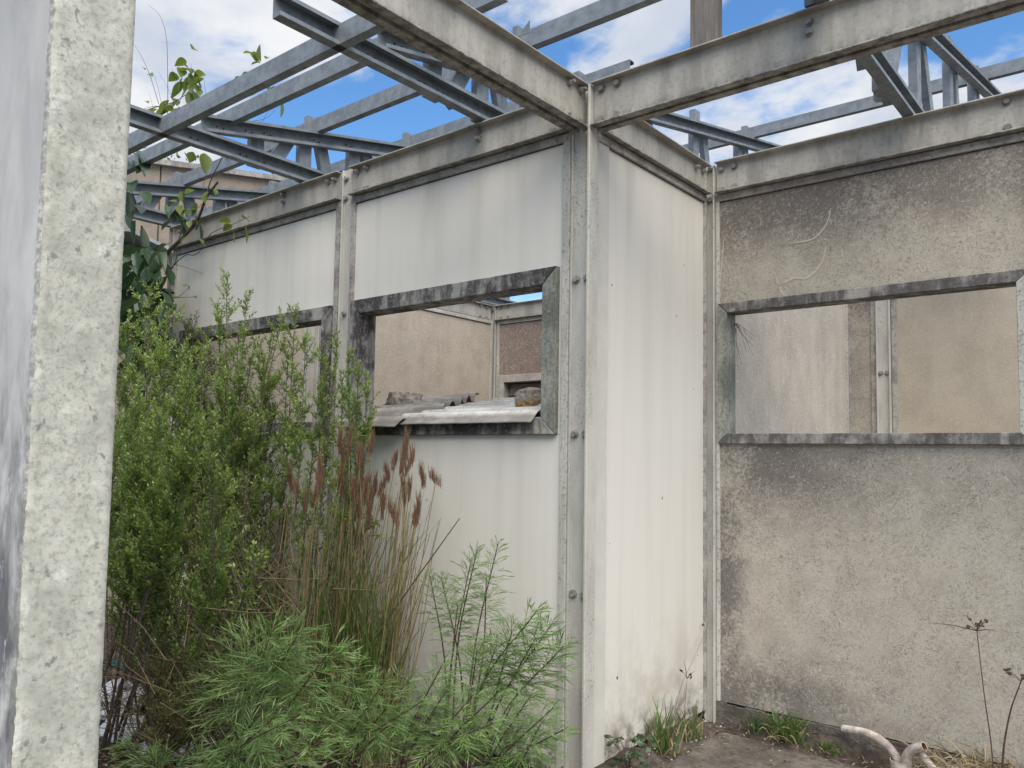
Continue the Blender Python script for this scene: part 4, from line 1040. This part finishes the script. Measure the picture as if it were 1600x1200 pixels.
def feathery(lab, base, tips, seed, L=.10, per=40, zone=.45, tone=(.3, .55), w=.0033, droop=0.0):
    r = np.random.default_rng(seed); base = np.array(base, float); t = thing('feathery_plant', lab, 'plant', tuple(base)); f = Foliage()
    for tip in tips:
        tip = np.array(tip, float); b = base+[r.normal()*.03, r.normal()*.03, 0]; mid = b*.45+tip*.55; mid[:2] = b[:2]*.6+tip[:2]*.4; mid += r.normal(size=3)*.02
        c = curve([b, mid, tip], 24); f.stem.tube(c, np.linspace(.0055, .0018, 24), 5, cap=False); tn = tone[0]+(tone[1]-tone[0])*r.random()
        for k in range(per):
            s = 1-zone*(k/per)**1.0; x = s*23; i = min(int(x), 22); q = c[i]+(c[i+1]-c[i])*(x-i); ax = unit(c[i+1]-c[i]); a = k*2.4+r.random()*.5
            h = np.array([math.cos(a), math.sin(a), 0]); o_ = (1-s)/zone
            feather_leaf(f, q, ax*(1.15-.75*o_-droop)+h*(.45+.7*o_), L*(.45+.6*min(1, o_*2.2))*(.8+.4*r.random()), r, tn+.25*(1-o_)-.05+r.normal()*.17, w=w)
    f.finish(t, 'leaf_fern', 'purple_stem', 'foliage', 'stems', .1)
    return t
feathery('airy feathery plant with purple stem highest before the white panel', tuple(aty(-.36, 705, 1200)*np.array([1, 1, 0])), A(-.38, (778, 850), (735, 880), (690, 905), (760, 905), (715, 945), (672, 900), (745, 860)), 21, .085, 30, .33, w=.0027)
feathery('bushy feathery plant nearest the corner post', (-.20, -.42, -.03), A(-.48, (838, 955), (862, 975), (800, 985), (775, 1010), (880, 1010), (835, 1000), (745, 1015)), 22, .12, 38, .38, w=.0033)
feathery('large feathery plant in the foreground centre with silvery drooping leaves', (-.80, -1.05, -.03), A(-1.10, (425, 985), (385, 1000), (470, 985), (520, 1010), (350, 1040), (450, 1020), (410, 1050)), 23, .17, 38, .42, w=.0034, tone=(.35, .7), droop=.15)
feathery('feathery plant filling the lower centre below the rusty grass', (-.55, -.85, -.03), A(-.85, (560, 1035), (600, 1065), (640, 1060), (520, 1080), (575, 1100), (660, 1095), (620, 1120), (540, 1130)), 24, .12, 36, .48, w=.0030)
feathery('feathery plant with paler tips at the bottom between post and centre', (-.25, -.75, -.03), A(-.78, (700, 1075), (740, 1085), (780, 1080), (680, 1110), (725, 1130), (770, 1130), (690, 1040)), 25, .115, 36, .50, w=.0030, tone=(.4, .7))
feathery('soft green feathery plant lowest right at the foot of the corner post', (.02, -.62, -.03), A(-.62, (830, 1085), (865, 1105), (800, 1100), (845, 1130), (880, 1140), (815, 1135)), 26, .105, 38, .55, w=.0029, tone=(.3, .6))
feathery('dark feathery plant at the bottom left of the foreground', (-.75, -1.35, -.03), A(-1.35, (430, 1120), (480, 1110), (390, 1150), (460, 1160), (520, 1150), (350, 1170), (200, 1165), (240, 1185)), 27, .12, 34, .55, w=.0034, tone=(.15, .45))
# round leaved weed at the foot of the post
def weed(lab, base, n, seed, spread, m='leaf_weed', LL=.035):
    r = np.random.default_rng(seed); t = thing('round_leaved_weed', lab, 'weed', base); f = Foliage(); b0 = np.array(base)
    for k in range(n):
        a = r.random()*6.28; e = b0+[math.cos(a)*spread*r.random(), math.sin(a)*spread*.6*r.random(), .03+.13*r.random()]
        f.stem.tube(curve([b0, b0*.5+e*.5+[0, 0, .03], e], 6), .0012, 4, cap=False)
        for q in range(4): f.leaf(e+r.normal(size=3)*.006, np.array([r.normal(), r.normal(), .1*r.normal()-.2]), LL*(.6+.6*r.random()), LL*.75*(.6+.5*r.random()), .2+.6*r.random())
    f.finish(t, m, 'purple_stem'); return t
weed('round-leaved creeping weed in front of the corner post foot', (.10, -.28, 0), 46, 1, .17)
weed('small trailing weed on the soil at the plain white wall foot', (.16, .18, .05), 16, 2, .12)
weed('heart-leaved vine scrap tangled in the rusty grass', tuple(aty(-.42, 555, 860)), 14, 3, .22, 'leaf_lime', .03)

# ------------------------------------------------------------------ broad-leaved tree at the far left end
def big_leaf(V, F, Tn, p, d, L, W, r, tn, droop=.5):
    d = unit(np.array(d, float)); up = unit(np.array([r.normal()*.4, r.normal()*.4, 1])); s_ = unit(np.cross(d, up)); n = 7; o = len(V); q = np.array(p, float); dd = d.copy()
    for i in range(n):
        x = i/(n-1); w_ = W*math.sin(math.pi*(x**.8*.93+.05))*.5+.0008; nn = unit(np.cross(s_, dd))
        V += [q-s_*w_+nn*w_*.35, q, q+s_*w_+nn*w_*.35]; Tn += [tn]*3
        if i < n-1:
            k = o+i*3; F += [(k, k+1, k+4, k+3), (k+1, k+2, k+5, k+4)]
        dd = unit(dd+np.array([0, 0, -droop/n*1.6])); q = q+dd*L/(n-1)
def broad_tree():
    r = np.random.default_rng(31); Y = -.16
    t = thing('broad_leaved_tree', 'dark broad-leaved tree with bare twigs growing through the far left truss', 'tree', tuple(aty(Y-.2, 222, 640)*np.array([1, 1, 0])))
    st = MB(); V = []; F = []; Tn = []; V2 = []; F2 = []; T2 = []
    root = np.array(t.location)
    def br(px, r0, r1, y0=Y, y1=Y, n=14, start=None):
        P = [aty(y0+(y1-y0)*i/(len(px)-1), *p) for i, p in enumerate(px)]
        if start is not None: P = [np.array(start)]+P
        c = curve(P, n); st.tube(c, np.linspace(r0, r1, n), 6, cap=False); return c
    trunk = br([(225, 560), (235, 470), (245, 425)], .02, .014, start=root)
    br([(245, 425), (262, 395), (285, 372), (308, 345), (322, 310), (340, 285)], .016, .006, Y, Y-.1)
    br([(308, 345), (318, 320), (330, 280), (345, 250), (352, 225)], .006, .002)
    br([(240, 430), (225, 470), (205, 500)], .016, .006)
    br([(266, 425), (275, 405), (280, 370), (300, 335), (320, 315)], .0035, .0015)
    br([(266, 420), (290, 398), (308, 398), (325, 370), (338, 360), (358, 353), (375, 345), (390, 338)], .0035, .0013, Y, Y-.15)
    br([(268, 412), (290, 418), (318, 428)], .0022, .001)
    br([(255, 465), (275, 465), (290, 455), (295, 448)], .0025, .001, Y, Y-.1); br([(275, 465), (305, 464)], .0018, .001, Y-.05, Y-.1)
    # thin shoots against the sky
    yb = -.35
    br([(200, 185), (235, 170), (270, 160), (290, 148), (300, 140)], .004, .0015, yb, yb)
    br([(262, 180), (262, 120), (260, 60), (250, 25), (231, 7)], .0024, .0008, yb, yb, 20)
    br([(248, 162), (235, 120), (222, 90), (210, 70)], .0020, .001, yb, yb)
    br([(252, 160), (245, 130), (238, 112)], .0012, .0007, yb, yb); br([(272, 158), (258, 130), (248, 112)], .0012, .0007, yb, yb)
    br([(262, 172), (245, 166), (225, 170), (205, 178)], .0025, .001, yb, yb); br([(240, 170), (233, 146)], .001, .0006, yb, yb)
    br([(300, 160), (297, 125), (299, 100)], .0016, .0007, yb, yb); br([(322, 150), (318, 118)], .0012, .0007, yb, yb)
    br([(390, 190), (415, 185), (430, 172)], .0016, .0008, .3, .3); br([(405, 198), (420, 172)], .0014, .0008, .3, .3)
    br([(322, 330), (318, 290), (325, 262)], .002, .001); br([(352, 250), (375, 235), (383, 225)], .0015, .0008)
    def L(u, v, du, dv, Lp, Wp, lime=False, y=Y, tn=None, droop=.3):
        """leaf from picture point (u,v) heading (du,dv), size in picture pixels"""
        p = aty(y, u, v); q = aty(y, u+du, v+dv); d = unit(q-p)+np.array([0, -.35*r.random(), 0]); k = np.linalg.norm(p-CAM)/CF
        a, b_, c = (V2, F2, T2) if lime else (V, F, Tn)
        big_leaf(a, b_, c, p, d, Lp*k, Wp*k, r, r.random() if tn is None else tn, droop)
    # dark heavy leaves hanging near the pillar
    for u, v, du, dv in ((215, 235, 1, .6), (212, 255, 1, .9), (225, 240, .3, 1), (205, 285, .8, .7), (210, 320, 1, .3), (200, 300, .2, 1), (212, 345, .2, 1), (205, 330, .5, 1), (222, 300, 1, .8), (200, 250, 1, .2)):
        L(u, v, du, dv, 34+14*r.random(), 15+6*r.random(), y=-.5)
    for k in range(120):
        u = 196+66*r.random(); v = 385+100*r.random(); L(u, v, r.normal(), .5+r.normal()*.6, 34+22*r.random(), 11+6*r.random(), y=-.25+.2*r.normal(), tn=.1+.8*r.random())
    for k in range(110):
        u = 185+90*r.random(); v = 455+130*r.random(); L(u, v, r.normal(), .4+r.normal()*.6, 30+20*r.random(), 11+5*r.random(), y=-.2+.15*r.normal(), tn=.1+.8*r.random())
    for u, v, du, dv in ((290, 330, -.8, .2), (285, 322, -.4, .8), (275, 330, .6, .8), (305, 335, .3, 1), (290, 345, .6, .8), (270, 345, -.9, .4), (300, 300, -1, .5), (312, 350, .2, 1), (262, 320, .5, .9), (280, 310, -.6, .5), (296, 348, -.2, 1), (283, 340, 1, .3)):
        L(u, v, du, dv, 22+12*r.random(), 9+5*r.random(), tn=.2+.7*r.random())
    # lighter lime-green leaves
    for u, v, du, dv, a, b_ in ((320, 240, .05, 1, 30, 20), (300, 118, -.5, .9, 26, 14), (298, 115, .1, 1, 28, 16), (305, 118, .5, .9, 30, 13), (292, 108, -1, .3, 16, 9), (296, 108, -.4, -.6, 13, 9), (300, 112, 1, .1, 22, 11), (300, 140, -.1, 1, 26, 15), (286, 128, -.5, 1, 28, 11), (270, 160, 1, .9, 16, 10), (245, 170, -1, .5, 22, 10), (262, 172, -1, .4, 20, 8),
                         (222, 105, 1, .2, 16, 6), (232, 116, 1, 0, 20, 8), (318, 116, 1, .3, 12, 4), (228, 158, 1, .2, 14, 6)):
        L(u, v, du, dv, a, b_, True, yb, .35+.5*r.random())
    for u, v, du, dv, a, b_ in ((408, 96, .2, -1, 22, 18), (404, 98, -.3, -1, 22, 16), (405, 98, -1, 0, 16, 8), (415, 92, 1, -.4, 16, 8), (440, 158, .05, 1, 26, 12), (425, 125, -1, .5, 30, 12), (400, 145, -1, .4, 30, 12), (375, 158, -1, .5, 24, 10), (378, 180, .1, 1, 18, 14), (355, 165, -1, .3, 18, 9)):
        L(u, v, du, dv, a, b_, True, .25, .4+.5*r.random())
    for u, v, du, dv, a, b_ in ((330, 292, .7, .7, 22, 14), (322, 300, .2, 1, 20, 13), (360, 345, -1, -.1, 20, 12), (362, 352, -.9, .6, 18, 12), (378, 340, 1, .1, 22, 12), (382, 350, .25, 1, 34, 11), (366, 360, .3, 1, 24, 7), (296, 345, .3, .8, 14, 9), (305, 340, .3, 1, 14, 9), (292, 446, 1, -.3, 9, 8), (290, 448, -.8, -.5, 9, 8), (294, 448, .4, 1, 8, 7), (302, 463, 1, .1, 14, 6), (262, 462, -1, 0, 12, 5), (275, 463, -.6, .3, 9, 6)):
        L(u, v, du, dv, a, b_, True, Y-.08, .4+.6*r.random())
    for k in range(46):
        if k < 16: u, v, y_ = 296+16*r.normal(), 128+22*r.normal(), yb
        elif k < 28: u, v, y_ = 415+16*r.normal(), 120+30*r.normal(), .25
        elif k < 36: u, v, y_ = 240+20*r.normal(), 165+8*r.normal(), yb
        else: u, v, y_ = 310+26*r.normal(), 315+30*r.normal(), Y-.05
        if u < 212: continue
        L(u, v, r.normal(), .6+r.normal()*.6, 14+13*r.random(), 7+7*r.random(), True, y_, .3+.6*r.random())
    st.build('branches', 'bark_brown', t); np_mesh('dark_foliage', V, F, 'leaf_broad', t, Tn); np_mesh('pale_foliage', V2, F2, 'leaf_lime', t, T2)
broad_tree()

# ------------------------------------------------------------------ rubbish on the ground
def crumple(name, lab, cat, c, s, m, seed, rot=0):
    import bmesh
    bm = bmesh.new(); bmesh.ops.create_icosphere(bm, subdivisions=4, radius=1)
    for v in bm.verts:
        p = v.co; k = 1+.35*mnoise.noise(p*2+Vector((seed, 0, 0)))+.28*abs(mnoise.noise(p*5+Vector((0, seed, 0))))
        v.co = Vector((p.x*k*s[0], p.y*k*s[1], max(p.z*k, -.3)*s[2]))
    me = bpy.data.meshes.new(name); bm.to_mesh(me); bm.free(); me.materials.append(MATS[m])
    o = bpy.data.objects.new(name, me); COL.objects.link(o); o.location = c; o.rotation_euler = (0, 0, rot); tag(o, lab, cat); return o
crumple('plastic_bag', 'crumpled white plastic bag lying beside the near pillar', 'bag', (-2.20, -.92, .05), (.13, .17, .10), 'bag_white', 1.3)
crumple('plastic_bag', 'torn white plastic bag low down at the left under twigs', 'bag', (-1.85, -1.0, .02), (.10, .12, .06), 'bag_white', 5.1, 1)
crumple('plastic_bag', 'pale bluish plastic bag half hidden under the olive shrub', 'bag', (-1.50, -.98, .02), (.10, .10, .05), 'bag_white', 8.1, 2)
crumple('teal_rag', 'small teal rag on the soil beside the near pillar', 'rag', (-2.72, -.62, .10), (.09, .05, .035), 'rag_teal', 3.3)
crumple('cardboard_scrap', 'brown crushed carton behind the white bag', 'carton', (-2.62, -.70, .03), (.16, .13, .06), 'carton', 2.2)
